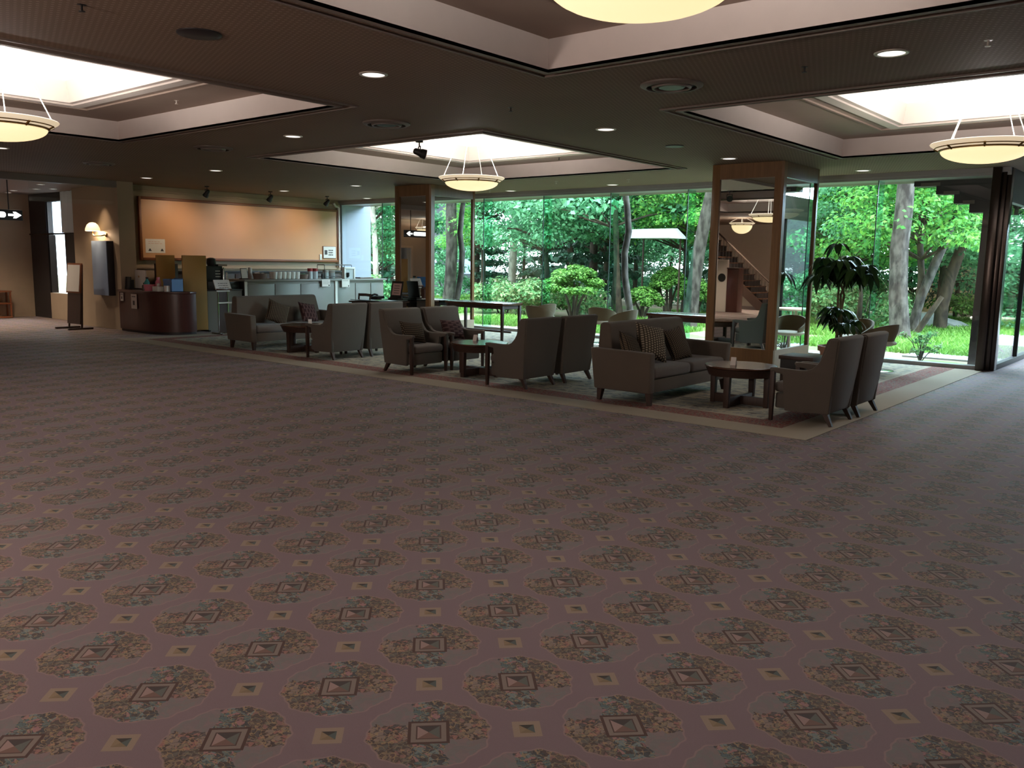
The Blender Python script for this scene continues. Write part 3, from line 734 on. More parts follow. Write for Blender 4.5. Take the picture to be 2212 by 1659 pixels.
window_table('dark rectangular table standing against the far mirrored column', -12.68, -11.08, 12.98, 13.62)
window_table('dark rectangular table standing against the near mirrored column left side', -7.65, -6.46, 12.75, 13.45)

# cream tub chairs by the glass
def make_tub(label, x, y, rz):
    o = thing('tub_chair', label, 'chair', (x, y, .006), rz, 'cream shell chairs by the glass')
    n, mrow = 28, 7
    def P(k, j, off):
        th = -2.35 + 4.7*k/n; f = j/(mrow - 1)
        h = .44 + .27*max(0, math.cos(th*.60))**.9 + .02
        z = .40 + (h - .40)*f; r = .19 + .085*math.sin(f*PI/2) - off
        return (-math.cos(th)*r*1.0, math.sin(th)*r*1.05, z)
    s = MB(); vs = [P(k, j, 0) for j in range(mrow) for k in range(n+1)] + [P(k, j, .03) for j in range(mrow) for k in range(n+1)]
    W_ = n + 1; T = mrow*W_
    fs = [(j*W_+k, j*W_+k+1, (j+1)*W_+k+1, (j+1)*W_+k) for j in range(mrow-1) for k in range(n)]
    fs += [tuple(i + T for i in f[::-1]) for f in fs]
    top = (mrow-1)*W_
    fs += [(top+k, top+k+1, T+top+k+1, T+top+k) for k in range(n)]
    for k in (0, n): fs += [(j*W_+k, (j+1)*W_+k, T+(j+1)*W_+k, T+j*W_+k) for j in range(mrow-1)]
    s.add(vs, fs).build('shell', M['tub'], o, angle=60)
    MB().lathe([(.001, .38), (.18, .39), (.255, .415), (.265, .44), (.23, .465), (.001, .475)], n=32).build('seat', M['tubseat'], o, merge=True, angle=60)
    MB().tube([(0, 0, .03), (0, 0, .39)], .03, 10).build('stem', M['chrome'], o)
    MB().lathe([(.001, .0), (.24, .0), (.25, .008), (.22, .018), (.04, .035), (.001, .036)], n=32).build('base', M['chrome'], o, merge=True)
    return o
tub0 = make_tub('cream shell chair behind the right armchairs near the glass corner', -4.10, 13.75, PI*.9)
for x, y, rz, lb in [(-4.72, 14.55, -PI*.55, 'cream shell chair beside the mirrored near column and plant'),
    (-11.05, 14.25, PI*.95, 'cream shell chair with back showing above the middle armchair'), (-10.55, 13.5, PI*.5, 'cream shell chair half hidden behind the middle armchair back'),
    (-9.45, 14.1, PI*.55, 'cream shell chair with round back above the near sofa left end'), (-8.75, 13.75, PI*.98, 'cream shell chair barely showing above the near sofa back')]:
    dup(tub0, (x, y, .006), rz, lb)
# small black side table with a white tag, in front of the plant
o = thing('side_table', 'small black square side table with white tag behind the right armchair', 'side table', (-4.28, 11.15, .006))
MB().box(0, 0, .39, .46, .46, .05).build('tabletop', M['dkwood'], o, bevel=.005)
MB().box(0, 0, .30, .42, .42, .13).build('apron', M['black'], o, smooth=False)
for sx in (-1, 1):
    for sy in (-1, 1): MB().box(sx*.18, sy*.18, .12, .05, .05, .24).build('leg', M['dkwood'], o, smooth=False)
MB().box(.03, -.2125, .30, .05, .003, .09).build('tag', M['paper'], o, smooth=False)
# ------------------------------------------------------------------ potted plant (umbrella leaves)
def leaf_blade(mb, base, d, up, ln, wd, droop):
    d = d.normalized(); sd = d.cross(up).normalized(); pts = []
    for i in range(5):
        t = i/4; p = base + d*(ln*t) - Vector((0, 0, 1))*(droop*t*t)
        w = wd*(.25 + 3.0*t*(1-t)) if i < 4 else .004
        pts.append((p - sd*w/2, p + Vector((0, 0, -.012*math.sin(PI*t))), p + sd*w/2))
    vs = [v for q in pts for v in q]
    fs = [(3*i+a, 3*i+a+1, 3*i+a+4, 3*i+a+3) for i in range(4) for a in (0, 1)]
    mb.add(vs, fs)
o = thing('potted_plant', 'tall umbrella-leaved plant in a terracotta pot by the near column', 'plant', (-4.56, 13.28, .006))
MB().lathe([(.001, 0), (.19, 0), (.24, .22), (.255, .30), (.285, .30), (.29, .375), (.265, .38), (.25, .33), (.001, .33)], n=32).build('pot', M['terra'], o, merge=True)
MB().lathe([(.001, .335), (.245, .332)], n=24).build('soil', plain('soil', s2l(52, 42, 34), .95, var=.4, scale=60.), o)
rp = random.Random(3)
tb = MB(); tips = []
for k in range(3):
    an = k*2.1; p = [(0.05*math.cos(an), .05*math.sin(an), .32), (.03*math.cos(an+1), .03*math.sin(an+1), .8), (.05*math.cos(an+2), .05*math.sin(an+2), 1.15), (.12*math.cos(an), .10*math.sin(an), 1.55)]
    tb.tube(p, [.026, .022, .018, .012], 8)
tb.build('trunk', bark('plant_stem', s2l(96, 84, 58), s2l(132, 120, 88)), o)
sb, lb_ = MB(), MB()
def whorl(c, n, ln, dr):
    for k in range(n):
        an = 2*PI*k/n + rp.random()*.5; d = Vector((math.cos(an), math.sin(an), .35 + rp.random()*.25))
        leaf_blade(lb_, c, d, Vector((0, 0, 1)), ln*(.8 + .4*rp.random()), .075 + .03*rp.random(), ln*(.9 + .5*rp.random())*dr)
def branch(a, b):
    m = (Vector(a) + Vector(b))/2 + Vector((0, 0, .05)); sb.tube([a, m, b], [.009, .007, .004], 5); 
for k in range(27):
    an = 2*PI*k*.382 + rp.random()*.3; rr = .08 + .40*rp.random(); zz = 1.50 + .34*rp.random() - rr*.15
    c = Vector((rr*math.cos(an)*1.05, rr*math.sin(an), zz)); branch((.04*math.cos(an), .04*math.sin(an), 1.25 + .2*rp.random()), c); whorl(c, 8, .30, 1.05)
c = Vector((-.10, 0, 1.92)); branch((0, 0, 1.5), c); whorl(c, 8, .26, 1.0)
for k in range(12):
    an = 2*PI*k*.382 + rp.random()*.5; rr = .12 + .20*rp.random(); c = Vector((rr*math.cos(an), rr*math.sin(an), .68 + .32*rp.random()))
    branch((.03*math.cos(an), .03*math.sin(an), .55), c); whorl(c, 7, .21, 1.0)
sb.build('stalks', plain('plant_stalk', s2l(70, 84, 40), .6), o)
lb_.build('leaves', leaf_material('umbrella_leaf', [s2l(20, 40, 20), s2l(34, 58, 28), s2l(48, 74, 34)], .15, .35), o, angle=80)

# ------------------------------------------------------------------ gold mural and its wall
o = thing('mural_panel', 'large gold framed mural panel on the wall behind the counter', 'mural', (WX, 12.25, 2.19))
MB().span(0, .05, -2.72, 2.72, -.64, .64).build('panel', M['mural'], o, smooth=False)
t = MB(); 
for a in ((-2.78, -2.72, -.70, .70), (2.72, 2.78, -.70, .70), (-2.72, 2.72, -.70, -.64), (-2.72, 2.72, .64, .70)): t.span(0, .075, *a)
t.build('frame', M['frame_red'], o, bevel=.008)
struct(MB().span(WX, WX + .03, 9.3, 15.05, 1.30, 1.345).build('trim_5', M['wall'], bevel=.005))
t = MB(); t.span(WX, WX + .03, 9.3, 9.36, 1.345, ZC); t.span(WX, WX + .03, 9.36, 15.05, 2.99, 3.03); struct(t.build('trim_6', M['wall'], bevel=.005))
t = MB(); t.tube([(WX + .06, 14.86, 3.06), (WX + .06, 14.92, 2.98), (WX + .06, 15.03, 2.94), (WX + .06, 15.03, 1.35)], .035, 12); struct(t.build('trim_7', M['white']))
def bars(mb, x, y0, z0, w, rows, gap, th=.012, seed=1, sx=.0012):
    r = random.Random(seed)
    for i in range(rows):
        a = y0; 
        while a < y0 + w*.86:
            l = w*(.12 + .22*r.random()); l = min(l, y0 + w - a); mb.span(x, x + sx, a, a + l, z0 - i*gap - th, z0 - i*gap); a += l + w*.05
o = thing('notice_poster', 'pale paper notice with two small emblems taped on the gold mural', 'notice', (WX + .05, 9.83, 1.81))
sh_ = MB().span(.0, .004, -.23, .23, -.155, .155).build('sheet', M['paper'], o, smooth=False)
t = MB()
for yy in (-.13, .155): t.prism([(yy - .04, -.115), (yy + .04, -.115), (yy + .01, -.06), (yy - .01, -.06)], 'x', .004, .0055)
t.build('emblem', M['ink'], sh_, smooth=False)
t = MB(); bars(t, .004, -.16, .10, .32, 2, .04, .010, 4); t.build('lettering', plain('faint_red_print', s2l(206, 160, 140)), sh_, smooth=False)
o = thing('framed_menu', 'small framed white menu at the right end of the mural', 'framed notice', (WX + .052, 14.70, 1.75))
MB().span(0, .02, -.22, .22, -.165, .165).build('frame', M['frame_red'], o, bevel=.004)
sh_ = MB().span(.02, .023, -.205, .205, -.15, .15).build('sheet', M['paper'], o, smooth=False)
t = MB(); t.span(.023, .0245, -.17, -.08, -.06, .06); bars(t, .023, -.04, .07, .15, 3, .06, .03, 9); t.build('lettering', M['ink'], sh_, smooth=False)
sw = MB().box(0, 0, 0, .02, .07, .15).build('wall_switch', M['ceramic'], None, bevel=.004, loc=(WX + .06, 14.41, 1.62)); tag(sw, 'small white wall plate left of the framed menu', 'switch')
o = thing('back_cabinet', 'long dark low cabinet against the wall below the mural', 'cabinet', (WX, 12.45, 0))
MB().span(.035, .42, -2.45, 2.35, 0, 1.22).build('carcass', M['dkwood'], o, smooth=False)
MB().span(.03, .45, -2.48, 2.38, 1.22, 1.26).build('worktop', M['navy'], o, bevel=.005)
for k in range(6): MB().span(.421, .436, -2.43 + k*.79, -2.43 + k*.79 + .76, .08, 1.19).build('door', M['dkwood'], o, bevel=.004)

# ------------------------------------------------------------------ white service counter
CXF = -16.80
o = thing('service_counter', 'long white panelled service counter with overhanging top below the mural', 'counter', (CXF, 12.95, 0))
MB().span(-.62, -.02, -2.04, 2.0, .0, 1.055).build('carcass', M['counter'], o, smooth=False)
MB().span(-.68, .05, -2.12, 2.06, 1.055, 1.10).build('worktop', M['counter'], o, bevel=.006)
MB().span(-.02, .0, -2.09, -2.02, 0, 1.055).build('end_post', M['ceramic'], o, smooth=False)
MB().span(-.02, .012, .42, .49, 0, 1.055).build('post', M['ceramic'], o, smooth=False)
for a, b in ((-2.0, -1.31), (-1.29, -.60), (-.58, .40), (.51, 1.05), (1.07, 1.55), (1.57, 1.98)): MB().span(-.02, -.005, a, b, .08, .99).build('door', M['counter'], o, bevel=.004)
MB().span(-.02, -.012, -2.04, 2.0, .0, .07).build('kickboard', M['navy'], o, smooth=False)
o = thing('end_cabinet', 'low grey cabinet at the left end of the white counter', 'cabinet', (CXF, 10.40, 0))
MB().span(-.62, -.05, -.42, .42, 0, .86).build('carcass', M['counter'], o, smooth=False); MB().span(-.64, -.03, -.43, .43, .86, .89).build('worktop', M['navy'], o, bevel=.004)
# black machine on it
o = thing('coffee_machine', 'black drinks machine with chrome spout at the counter left end', 'machine', (CXF - .33, 10.40, .89))
MB().span(-.22, .22, -.37, .40, 0, .17).build('base', M['black'], o, bevel=.01)
MB().span(-.22, .02, -.37, .12, .17, .50).build('housing', M['black'], o, bevel=.012)
MB().lathe([(.001, .50), (.08, .50), (.10, .56), (.09, .66), (.04, .68), (.001, .68)], (-.1, -.08, 0), 20).build('hopper', M['black'], o, merge=True)
t = MB(); t.tube([(.05, .12, .17), (.05, .12, .42), (.05, .14, .46)], .025, 10); t.tube([(.05, .2, .17), (.05, .2, .36)], .02, 10); t.box(.02, .08, .52, .14, .22, .04); t.build('spout', M['chrome'], o)
t = MB(); bars(t, .022, -.06, .40, .12, 3, .06, .02, 5); t.build('lettering', M['ceramic'], o, smooth=False)
MB().span(.22, .226, .02, .12, .07, .13).build('badge', M['ceramic'], o, smooth=False)
CT = 1.10
def ctr(px, py, X=CXF - .22): return onx(px, py, X)
o = thing('counter_notice', 'white leaning notice card in a brown stand beside the black machine', 'notice', (CXF - .25, 11.02, CT))
MB().box(-.02, 0, .012, .12, .16, .024).build('foot', M['dkwood'], o, smooth=False)
MB().box(0, 0, .125, .012, .15, .21, ry=-.18).build('card', M['paper'], o, smooth=False)
MB().box(-.012, 0, .13, .008, .17, .235, ry=-.18).build('backing', M['dkwood'], o, smooth=False)
for nm, y, r, h, lb in (('round', 11.42, .17, .13, 'wicker basket piled with napkins beside the notice card'), ('g', 12.62, .12, .11, 'small green lined basket right of the white cups')):
    o = thing('basket', lb, 'basket', (CXF - .24, y, CT))
    MB().lathe([(.001, 0), (r*.8, 0), (r, h), (r*.93, h), (r*.75, .02), (.001, .02)], n=24).build('bowl', M['wicker'], o, merge=True)
    t = MB(); q = random.Random(int(y*10))
    for k in range(7): t.box(q.uniform(-.5, .5)*r, q.uniform(-.5, .5)*r, h*.75 + .03*q.random(), .12, .09, .015, rz=q.random()*3, rx=q.uniform(-.5, .5), ry=q.uniform(-.5, .5))
    t.build('napkins', M['paper'] if nm == 'round' else plain('green_napkins', s2l(96, 128, 100)), o, smooth=False)
o = thing('paper_cup_stack', 'tall white paper cup stack behind the wicker basket', 'cups', (CXF - .45, 11.30, CT))
MB().lathe([(.001, 0), (.045, 0), (.04, .06), (.045, .065), (.04, .12), (.045, .125), (.036, .26), (.001, .26)], n=18).build('cups', M['ceramic'], o, merge=True)
cup0 = None
for row in range(2):
    for k in range(6):
        y, x = 11.74 + k*.125, CXF - .13 - row*.11
        lb = 'white %s cup of the %s cup row on the counter' % (['first', 'second', 'third', 'fourth', 'fifth', 'sixth'][k], ['front', 'rear'][row])
        if cup0 is None:
            cup0 = thing('cup', lb, 'cup', (x, y, CT), 0, 'white cups stacked on the counter')
            MB().lathe([(.001, 0), (.04, 0), (.052, .012), (.056, .075), (.052, .078), (.058, .09), (.06, .165), (.055, .168), (.052, .11), (.001, .105)], n=18).build('bowl', M['ceramic'], cup0, merge=True)
        else: dup(cup0, (x, y, CT), None, lb)
def jar(x, y, r, h, label, lid, body='clear'):
    o = thing('canister', label, 'jar', (x, y, CT), 0, 'canisters on the counter')
    MB().lathe([(.001, 0), (r, 0), (r, h*.88), (r*.8, h*.93), (.001, h*.93)], n=20).build('body', M[body], o, merge=True)
    MB().lathe([(r*1.01, h*.72), (r*1.04, h*.74), (r*1.04, h), (.001, h)], n=20).build('lid', M[lid], o, merge=True); return o
jar(CXF - .22, 12.80, .06, .25, 'left clear canister with red lid on the counter', 'red'); jar(CXF - .22, 12.95, .06, .25, 'middle clear canister with red lid on the counter', 'red')
jar(CXF - .32, 12.89, .06, .25, 'rear clear canister with red lid on the counter', 'red')
jar(CXF - .14, 13.10, .03, .12, 'small black bottle right of the red lidded canisters', 'black', 'black')
# wire rack with jars
o = thing('wire_rack', 'black wire shelf rack holding glass canisters on the counter', 'rack', (CXF - .32, 13.62, CT))
t = MB()
for sx in (-.14, .14):
    for sy in (-.42, .42): t.tube([(sx, sy, 0), (sx, sy, .33)], .007, 6)
for zz in (.05, .19, .33):
    for sx in (-.14, .14): t.tube([(sx, -.42, zz), (sx, .42, zz)], .006, 6)
    for sy in (-.42, .42): t.tube([(-.14, sy, zz), (.14, sy, zz)], .006, 6)
t.build('frame', M['blackmetal'], o); MB().span(-.14, .14, -.42, .42, .325, .345).build('shelf', M['trimdark'], o, smooth=False)
jar(CXF - .32, 13.34, .07, .21, 'left clear canister under the wire rack shelf', 'ring'); jar(CXF - .32, 13.54, .07, .20, 'second clear canister under the wire rack shelf', 'ring')
o = thing('dispenser', 'white framed dispenser with dark tap at the wire rack right side', 'dispenser', (CXF - .08, 13.86, CT))
t = MB(); t.span(-.05, .05, -.17, -.13, 0, .24); t.span(-.05, .05, .13, .17, 0, .24); t.span(-.05, .05, -.17, .17, .24, .285); t.build('frame', M['ceramic'], o, bevel=.005)
MB().span(-.04, .03, -.13, .13, 0, .24).build('tank', M['clear'], o, smooth=False); MB().tube([(.03, -.06, .05), (.06, -.06, .07), (.06, -.06, .15)], .03, 8).build('tap', M['black'], o)
o = MB().span(-.1, .1, -.22, .22, 0, .03).build('tray', M['dkwoodx'], None, bevel=.006, loc=(CXF - .18, 14.45, CT)); tag(o, 'flat brown tray at the window end of the counter', 'tray')
for y, h, lb in ((13.06, .17, 'white printed notice hanging on the counter front left of post'), (13.66, .19, 'plain white notice hanging on the counter front right of post')):
    o = thing('counter_sign', lb, 'notice', (CXF + .052, y, 1.09))
    sh_ = MB().span(0, .003, -.12, .12, -h, 0).build('sheet', M['paper'], o, smooth=False)
    t = MB(); bars(t, .003, -.09, -.03, .18, 3 if y < 13.2 else 1, .035, .008, 11); t.span(.003, .0042, .07, .10, -h + .01, -h + .045); t.build('print', M['ink'], sh_, smooth=False)

# ------------------------------------------------------------------ reception desk group
DH = .87
outer = [(-18.10, 8.66), (-17.5, 8.645), (-16.95, 8.67), (-16.62, 8.77), (-16.38, 8.98), (-16.26, 9.22), (-16.28, 9.38)]
inner_ = [(-16.66, 9.36), (-16.72, 9.26), (-16.95, 9.19), (-17.5, 9.16), (-18.10, 9.16)]
o = thing('reception_desk', 'curved dark mahogany reception desk at the left end of the counter', 'desk', (0, 0, .006))
MB().prism(outer + inner_, 'z', .05, DH - .045).build('body', M['desk'], o, angle=50)
def off(pl, d): return [(x + d*(.0 if i == 0 else .5), y - d) if i < 3 else ((x + d*.7, y - d*.7) if i < 5 else (x + d, y)) for i, (x, y) in enumerate(pl)]
MB().prism(off(outer, .03) + inner_, 'z', DH - .045, DH).build('worktop', M['desk'], o, bevel=.006, angle=50)
MB().prism(off(outer, -.03) + inner_, 'z', 0, .05).build('plinth', M['navy'], o, angle=50)
for x0, w, z1, h, nm in ((-17.98, .13, .81, .17, 'small'), (-17.52, .24, .80, .30, 'large')):
    q = thing('desk_notice', nm + ' grey paper notice taped on the front of the mahogany desk', 'notice', (x0, 8.636, z1))
    sh_ = MB().span(0, w, -.004, .0, -h, 0).build('sheet', plain('grey_paper_' + nm, s2l(178, 166, 160)), q, smooth=False)
    t = MB(); t.span(w*.3, w*.62, -.0055, -.004, -h*.75, -h*.45); t.span(w*.15, w*.8, -.0055, -.004, -h*.2, -h*.14); t.build('print', M['ink'], sh_, smooth=False)
DZ = .006 + DH
def dk(px, py, Y): p = ony(px, py, Y); return p.x
o = thing('photo_frame', 'black standing frame at the left corner of the reception desk', 'frame', (dk(277, 621, 8.85), 8.85, DZ))
MB().box(0, 0, .135, .21, .03, .26, rx=-.1).build('frame', M['black'], o, bevel=.004); MB().box(0, .07, .10, .03, .11, .2).build('strut', M['black'], o, smooth=False)
o = thing('white_board', 'cream upright board standing behind bottles on the reception desk', 'board', (dk(305, 621, 9.05), 9.05, DZ))
MB().box(0, 0, .21, .46, .02, .40).build('board', M['paper'], o, smooth=False); MB().box(0, 0, .012, .46, .09, .024).build('foot', M['dkwood'], o, smooth=False)
MB().box(-.06, -.012, .27, .05, .003, .035).build('emblem', plain('amber_emblem', s2l(190, 140, 90)), o, smooth=False)
x = dk(318, 624, 8.84)
o = thing('spray_bottle', 'teal topped clear spray bottle in the middle of the reception desk', 'bottle', (x, 8.84, DZ))
MB().lathe([(.001, 0), (.05, 0), (.052, .12), (.03, .17), (.02, .19), (.001, .19)], n=18).build('body', M['clear'], o, merge=True)
MB().lathe([(.052, .10), (.054, .17), (.025, .22), (.02, .24), (.001, .24)], n=18).build('sleeve', M['teal'], o, merge=True); MB().box(.02, 0, .26, .09, .03, .035).build('trigger', M['black'], o, bevel=.005)
o = thing('pump_bottle', 'small brown pump bottle left of the teal spray bottle', 'bottle', (x - .10, 8.82, DZ)); MB().lathe([(.001, 0), (.035, 0), (.035, .10), (.012, .12), (.012, .15), (.001, .15)], n=16).build('body', M['dkwoodx'], o, merge=True); MB().box(.015, 0, .155, .05, .015, .012).build('pump', M['black'], o)
o = thing('pink_basket', 'pink plastic basket on the reception desk front', 'basket', (x + .17, 8.80, DZ)); MB().lathe([(.001, 0), (.09, 0), (.11, .12), (.10, .12), (.08, .015), (.001, .015)], n=24).build('body', M['pink'], o, merge=True); MB().lathe([(.112, .115), (.115, .13), (.104, .13), (.10, .118)], n=24).build('rim', M['pink'], o)
o = thing('pink_bottle', 'tall pink bottle standing right of the pink basket', 'bottle', (x + .31, 8.92, DZ)); MB().lathe([(.001, 0), (.055, 0), (.055, .19), (.03, .23), (.03, .27), (.001, .275)], n=18).build('body', M['pink'], o, merge=True); MB().lathe([(.032, .24), (.033, .28), (.001, .282)], n=14).build('cap', M['pink'], o, merge=True)
o = thing('tissue_box', 'white tissue box with folded tissue on the reception desk', 'box', (x + .48, 8.82, DZ)); MB().box(0, 0, .05, .22, .13, .10).build('carton', M['ceramic'], o, bevel=.005); MB().tube([(0, 0, .1), (.02, 0, .14), (.05, .01, .16)], [.02, .035, .01], 6).build('tissue', M['paper'], o)
o = thing('paper_roll', 'white paper roll leaning beside the blue box', 'paper roll', (x + .70, 8.90, DZ)); t = MB(); t.lathe([(.02, 0), (.06, 0), (.06, .12), (.02, .12), (.02, 0)], n=20); t.build('roll', M['paper'], o); MB().lathe([(.019, .001), (.012, .001), (.012, .119), (.019, .119)], n=14).build('core', M['wicker'], o)
o = thing('file_box', 'blue open storage box at the right end of the reception desk', 'box', (-16.58, 9.06, DZ))
t = MB(); 
for a in ((-.17, .17, -.12, -.112, 0, .24), (-.17, .17, .112, .12, 0, .27), (-.17, -.162, -.112, .112, 0, .25), (.162, .17, -.112, .112, 0, .25), (-.17, .17, -.12, .12, 0, .008)): t.span(*a)
t.build('box', M['blue'], o, smooth=False); MB().span(-.175, .175, -.126, -.12, .20, .245).build('rim', M['blue'], o, smooth=False)
for (y0, y1, X, lb) in ((9.20, 9.61, -17.5, 'left mustard yellow partition board behind the reception desk'), (9.43, 9.97, -16.86, 'right wider mustard yellow partition board behind the reception desk')):
    o = thing('partition_board', lb, 'partition', (X, (y0+y1)/2, 0), 0, 'mustard partition boards'); w = y1 - y0
    MB().span(-.02, .02, -w/2, w/2, .03, 1.61).build('panel', M['yellow'], o, bevel=.006); MB().span(-.16, .16, -w/2 + .03, -w/2 + .07, 0, .03).build('foot', M['blackmetal'], o); MB().span(-.16, .16, w/2 - .07, w/2 - .03, 0, .03).build('foot', M['blackmetal'], o)
o = thing('tall_file_cabinet', 'dark tall narrow cabinet seen between the two yellow boards', 'cabinet', (-18.35, 10.05, 0)); MB().span(-.2, .2, -.35, .0, 0, 1.42).build('carcass', M['navy'], o, bevel=.006); MB().span(.2, .215, -.34, -.01, .05, 1.40).build('door', M['navy'], o, bevel=.004)
o = thing('notice_stand', 'chrome floor stand holding a slanted white notice beside the desk', 'notice stand', (-16.05, 9.86, .006))
for yy in (-.12, .10): MB().tube([(0, yy, .02), (0, yy, .93)], .014, 8).build('pole', M['chrome'], o)
MB().span(-.03, .0, -.11, .09, .02, .90).build('back_panel', M['dkwood'], o, smooth=False)
t = MB(); t.tube([(-.2, -.16, .012), (.2, -.16, .012)], .012, 8); t.tube([(-.2, .14, .012), (.2, .14, .012)], .012, 8); t.tube([(0, -.16, .012), (0, .14, .012)], .012, 8); t.build('feet', M['chrome'], o)
MB().tube([(.03, -.13, .64), (.03, .32, .64)], .016, 10).build('tray_rail', M['ceramic'], o)
MB().box(-.02, 0, 1.01, .02, .36, .22, ry=-.45).build('sheet', M['paper'], o, smooth=False); MB().box(-.0, 0, .92, .16, .34, .03).build('shelf', M['dkwoodx'], o, bevel=.004)
MB().span(.0, .02, -.15, .15, .87, .905).build('lip', M['ceramic'], o, smooth=False)
t = MB(); bars(t, 0, -.10, .04, .22, 3, .05, .012, 8); t.xf(Matrix.Translation((-.008, 0, 1.01)) @ Matrix.Rotation(-.45, 4, 'Y')); t.build('print', M['ink'], o, smooth=False)

# ------------------------------------------------------------------ dining chair, glass topped table, lecterns by the far column
o = thing('dining_chair', 'dark wooden open-back dining chair in front of the white counter', 'chair', (-14.12, 11.75, .006), -.15)
for sx in (-1, 1):
    MB().tube([(sx*.20, .20, 0), (sx*.21, .19, .45), (sx*.225, .25, .86)], [.018, .022, .018], 8).build('rear_leg', M['dkwood'], o); MB().tube([(sx*.20, -.22, 0), (sx*.20, -.21, .45)], [.016, .022], 8).build('front_leg', M['dkwood'], o)
MB().box(0, -.01, .455, .46, .46, .05).build('seat', M['dkwood'], o, bevel=.012)
t = MB(); t.tube([(-.225, .25, .83), (0, .28, .835), (.225, .25, .83)], .03, 8); t.build('top_rail', M['dkwood'], o); MB().tube([(-.215, .21, .58), (0, .24, .58), (.215, .21, .58)], .016, 8).build('cross_rail', M['dkwood'], o)
o = thing('display_table', 'dark square table with glass top beside the far column', 'table', (-13.75, 12.10, .006))
MB().box(0, 0, .70, .95, .85, .03).build('tabletop', M['dkwood'], o, bevel=.004); MB().box(0, 0, .74, .90, .80, .012).build('glass_top', plain('table_glass', s2l(150, 170, 170), .04, var=.02), o, bevel=.003)
MB().box(0, 0, .64, .86, .76, .10).build('apron', M['dkwood'], o, smooth=False)
for sx in (-1, 1):
    for sy in (-1, 1): MB().box(sx*.40, sy*.35, .30, .06, .06, .60).build('leg', M['dkwood'], o, bevel=.004)
o = thing('lectern_sign', 'black stand with slanted pink printed sheet left of the far column', 'sign stand', (-13.52, 12.36, .752))
MB().box(0, 0, .02, .30, .16, .04).build('base', M['black'], o, bevel=.005); MB().box(0, .03, .21, .34, .02, .36, rx=-.2).build('board', M['black'], o, bevel=.004); MB().box(.02, .012, .22, .26, .004, .25, rx=-.2).build('sheet', plain('pink_sheet', s2l(206, 168, 160)), o, smooth=False)
t = MB(); 
for k in range(4): t.box(.02, -.001, .30 - k*.05, .16, .003, .012)
t.xf(Matrix.Translation((0, .012, .22)) @ Matrix.Rotation(-.2, 4, 'X') @ Matrix.Translation((0, -.001, -.23))); t.build('print', M['ink'], o, smooth=False)
o = thing('telephone', 'black desk telephone on the glass topped table', 'telephone', (-14.0, 12.28, .752)); MB().box(0, 0, .03, .22, .20, .06, rx=.1).build('base', M['black'], o, bevel=.01); MB().tube([(-.1, -.07, .075), (-.1, 0, .095), (-.1, .08, .08)], .022, 8).build('handset', M['black'], o)

# ------------------------------------------------------------------ left wall: sconce, blue panel, easel, alcove
o = thing('wall_sconce', 'brass swing-arm wall sconce with glowing cream shade', 'wall lamp', (-18.72, 8.75, 2.02))
MB().lathe([(.001, 0), (.045, 0), (.045, .02), (.02, .03), (.001, .03)], n=18).xf(Matrix.Rotation(PI/2, 4, 'X')).build('backplate', M['brass'], o, merge=True)
MB().tube([(0, -.02, 0), (-.02, -.10, -.02), (-.22, -.17, -.02), (-.26, -.17, .02), (-.26, -.17, .10)], .013, 8).build('arm', M['brass'], o)
MB().lathe([(.15, .08), (.145, .13), (.11, .21), (.06, .255), (.001, .265)], (-.26, -.17, 0), 28).build('lamp_shade', M['shade'], o, merge=True)
l = bpy.data.lights.new('sconce_bulb', 'POINT'); l.energy = 30; l.color = (1, .76, .5); l.shadow_soft_size = .04
lo = bpy.data.objects.new('sconce_bulb', l); COL.objects.link(lo); lo.parent = o; lo.location = (-.26, -.17, .09)
l = bpy.data.lights.new('wall_wash', 'SPOT'); l.energy = 60; l.color = (1, .74, .5); l.spot_size = 1.0; l.spot_blend = 1.
lo = bpy.data.objects.new('wall_wash', l); COL.objects.link(lo); lo.location = (-18.75, 8.35, 3.05); lo.rotation_euler = (math.radians(14), 0, 0)
o = thing('wall_cabinet', 'tall blue grey flat panel box mounted under the wall sconce', 'panel', (-18.78, 8.75, 1.31))
MB().span(-.34, .36, -.14, 0, -.58, .58).build('box', M['navy'], o, bevel=.006); MB().span(-.34, .345, -.155, -.141, -.58, .58).build('front', M['panelblue'], o, bevel=.004)
o = thing('easel_board', 'dark wooden standing easel with blank cream board near the sconce wall', 'easel', (-19.10, 8.13, 0), .05)
for sx in (-.28, .28):
    MB().box(sx, 0, .02, .07, .52, .04).build('foot', M['dkwood'], o, bevel=.004)
    MB().tube([(sx, .03, .04), (sx*.86, .12, 1.38)], .022, 4).build('upright', M['dkwood'], o)
MB().box(0, .03, .44, .56, .03, .66, rx=-.07).build('lower_panel', M['dkwood'], o, smooth=False)
MB().box(0, .06, 1.09, .60, .035, .64, rx=-.10).build('frame', M['frame_red'], o, bevel=.004); MB().box(0, .040, 1.09, .53, .008, .57, rx=-.10).build('board', M['paper'], o, smooth=False)
